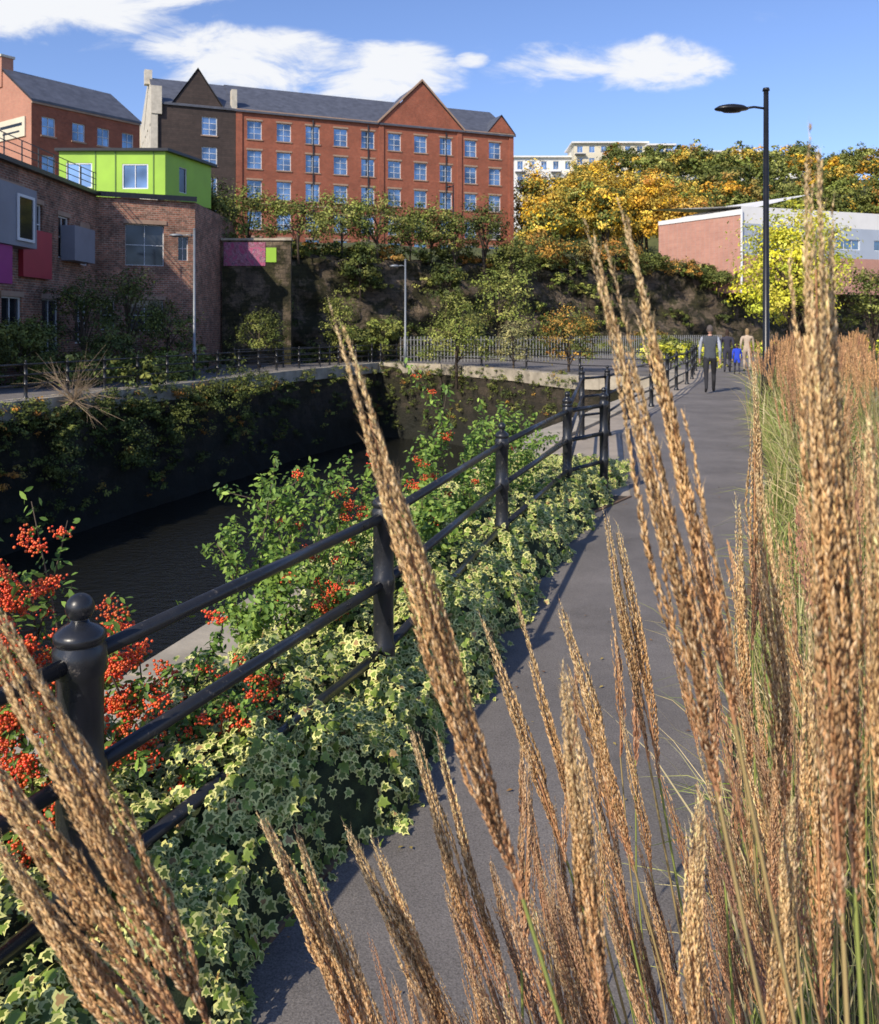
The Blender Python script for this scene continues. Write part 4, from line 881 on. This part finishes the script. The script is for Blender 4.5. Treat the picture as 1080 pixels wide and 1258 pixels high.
# ---------------------------------------------------------------- people
M_skin = simple('skin', (.48, .28, .20), .5, .08, 8, bmp=0)
def cloth(name, c): return simple(name, c, .85, .15, 25, bmp=.3)
def person(name, x, y, H, heading, top, sleeve, legs, hair, coatz=.92, longhair=False, phase=1, wide=1.):
    e = empty(name, (x, y, .006), heading); k = H/1.75; e.scale = (k, k, k); f = phase
    J = {}; vs = []; rad = []; ed = []
    def v(n, co, r, par=None):
        J[n] = len(vs); vs.append(co); rad.append(r)
        if par: ed.append((J[par], J[n]))
    v('pel', (0, 0, .96), .125*wide); v('sp', (0, .0, 1.12), .118*wide, 'pel'); v('ch', (0, .01, 1.32), .145*wide, 'sp'); v('nb', (0, .0, 1.46), .085, 'ch'); v('nk', (0, .015, 1.56), .052, 'nb')
    for s, n in ((1, 'R'), (-1, 'L')):
        g = s*f
        v('hip'+n, (s*.095, 0, .88), .098*wide, 'pel'); v('th'+n, (s*.1, .07*g+.01, .68), .082, 'hip'+n); v('kn'+n, (s*.1, .12*g+.03, .49), .06, 'th'+n)
        v('cf'+n, (s*.1, .12*g-.02, .32), .056, 'kn'+n)
        ay, az = (.24, .085) if g > 0 else (-.24, .14)
        v('an'+n, (s*.1, ay, az), .04, 'cf'+n); v('he'+n, (s*.1, ay-.03, az-.045), .036, 'an'+n); v('to'+n, (s*.115, ay+.15, az-.05 if g > 0 else .035), .034, 'an'+n)
        v('sh'+n, (s*.185, 0, 1.43), .068, 'ch'); v('ua'+n, (s*.225, -.05*g, 1.29), .055, 'sh'+n); v('el'+n, (s*.245, -.08*g-.01, 1.14), .044, 'ua'+n); v('fa'+n, (s*.25, -.07*g+.04, 1.02), .038, 'el'+n)
        v('wr'+n, (s*.25, -.09*g+.09, .90), .026, 'fa'+n); v('pa'+n, (s*.25, -.1*g+.11, .83), .033, 'wr'+n)
        for q in range(4):
            yy_ = -.1*g+.085+q*.019; v(f'f{q}'+n, (s*.255, yy_+.005, .785), .0095, 'pa'+n); v(f'g{q}'+n, (s*.245, yy_+.01, .745+.006*abs(q-1.6)), .008, f'f{q}'+n)
        v('tb'+n, (s*.235, -.1*g+.145, .825), .011, 'wr'+n); v('tt'+n, (s*.232, -.1*g+.155, .79), .009, 'tb'+n)
    bm = bmesh.new(); sk = bm.verts.layers.skin.verify(); bv = [bm.verts.new(c) for c in vs]
    for b_, r_ in zip(bv, rad): b_[sk].radius = (r_, r_*(.8 if r_ > .11 else 1))
    bv[0][sk].use_root = True
    for a_, b_ in ed: bm.edges.new((bv[a_], bv[b_]))
    me = bpy.data.meshes.new('tmp'); bm.to_mesh(me); bm.free(); o = bpy.data.objects.new('tmp', me); col.objects.link(o)
    o.modifiers.new('s', 'SKIN'); sb = o.modifiers.new('b', 'SUBSURF'); sb.levels = 2; sb.render_levels = 2
    dg = bpy.context.evaluated_depsgraph_get(); dg.update(); nm = bpy.data.meshes.new_from_object(o.evaluated_get(dg)); bpy.data.objects.remove(o)
    nm.name = 'body'; nm.materials.clear()
    for m_ in (top, sleeve, legs, M_skin, M_dark): nm.materials.append(m_)
    for p in nm.polygons:
        c = p.center; p.use_smooth = True
        if c.z > 1.505 and abs(c.x) < .1: i = 3
        elif abs(c.x) > .19 and c.z < 1.5: i = 1 if c.z > .9 else 3
        elif c.z > coatz: i = 0
        elif c.z > .11: i = 2
        else: i = 4
        p.material_index = i
    ob = bpy.data.objects.new('body', nm); col.objects.link(ob); ob.parent = e
    bm = bmesh.new(); bmesh.ops.create_uvsphere(bm, u_segments=24, v_segments=18, radius=1)
    for q in bm.verts:
        X, Y, Z = q.co; jaw = 1-.22*max(0, -Z); nose = .16*math.exp(-(X/.16)**2-((Z+.15)/.2)**2) if Y > 0 else 0
        eye = -.05*math.exp(-((abs(X)-.35)/.16)**2-((Z-.08)/.12)**2) if Y > 0 else 0
        lip = .03*math.exp(-(X/.25)**2-((Z+.5)/.07)**2) if Y > 0 else 0
        ear = .10*math.exp(-((Y+.0)/.14)**2-((Z+.05)/.22)**2)*(1 if X > 0 else -1) if abs(X) > .8 else 0
        q.co = ((X*jaw+ear)*.078, (Y*jaw+nose+eye+lip)*.097+.02, Z*.118+1.655)
    hm = bpy.data.meshes.new('head'); bm.to_mesh(hm); bm.free(); hm.materials.append(M_skin)
    for p in hm.polygons: p.use_smooth = True
    ho = bpy.data.objects.new('head', hm); col.objects.link(ho); ho.parent = e
    bm = bmesh.new(); bmesh.ops.create_uvsphere(bm, u_segments=24, v_segments=18, radius=1)
    low = -.9 if longhair else -.35
    dl_ = [q for q in bm.verts if (q.co.y > .35 and q.co.z < .5) or q.co.z < low or (abs(q.co.x) > .8 and q.co.z < .05 and q.co.y > -.1)]
    bmesh.ops.delete(bm, geom=dl_, context='VERTS')
    for q in bm.verts:
        X, Y, Z = q.co; n_ = 1+.03*math.sin(9*X+5*Z)+.03*math.sin(13*Y+7*Z); dz = -.09*max(0, -Z) if longhair else 0
        q.co = (X*.084*n_, Y*.103*n_+.017, Z*.123*n_+1.66+dz)
    hm = bpy.data.meshes.new('hair'); bm.to_mesh(hm); bm.free(); hm.materials.append(hair)
    for p in hm.polygons: p.use_smooth = True
    ho = bpy.data.objects.new('hair', hm); col.objects.link(ho); ho.parent = e
    return e
H_gr = cloth('grey_hair', (.10, .08, .07)); H_br = cloth('brown_hair', (.04, .022, .014)); H_bl = cloth('fair_hair', (.3, .2, .1))
C_blk = cloth('black_trousers', (.018, .018, .022)); C_vest = cloth('grey_vest', (.06, .068, .08)); C_sl = cloth('pale_shirt', (.36, .38, .43)); C_blue = cloth('blue_coat', (.02, .06, .55)); C_bei = cloth('beige_coat', (.48, .38, .3)); C_nav = cloth('navy_coat', (.03, .03, .05))
person('man_walking', 7.2, 23.4, 1.78, -.25, C_vest, C_sl, C_blk, H_gr, wide=1.18)
person('child_in_blue_coat', 10.9, 32.2, 1.12, -.2, C_blue, C_blue, C_nav, H_br, coatz=.7, phase=-1, wide=1.2)
person('woman_walking', 11.0, 33.6, 1.62, -.3, C_nav, C_nav, C_nav, H_br, coatz=.75, longhair=True)
person('woman_in_pale_coat', 11.9, 34.0, 1.66, -.3, C_bei, C_bei, C_bei, H_bl, coatz=.7, longhair=True, phase=-1)
n = 300; s = R.uniform(0, 1, n); yv = R.uniform(.8, 16, n); xl = np.interp(yv, [p[1] for p in PL], [p[0] for p in PL]); xr = np.interp(yv, [p[1] for p in PR], [p[0] for p in PR])
P = np.stack([xl+(xr-xl)*np.where(R.random(n) < .6, s**3, 1-s**3), yv, np.full(n, .016)], -1); nn = np.array([0, 0, 1])+R.normal(size=(n, 3))*.2
pal = np.array([(.3, .16, .05), (.2, .1, .04), (.35, .26, .08)])
npmesh('fallen_leaves', *inst_arrays(LEAF_V, LEAF_F, frames(nn, R.uniform(.012, .03, n)), P, pal[R.integers(0, 3, n)]), M_leaf)
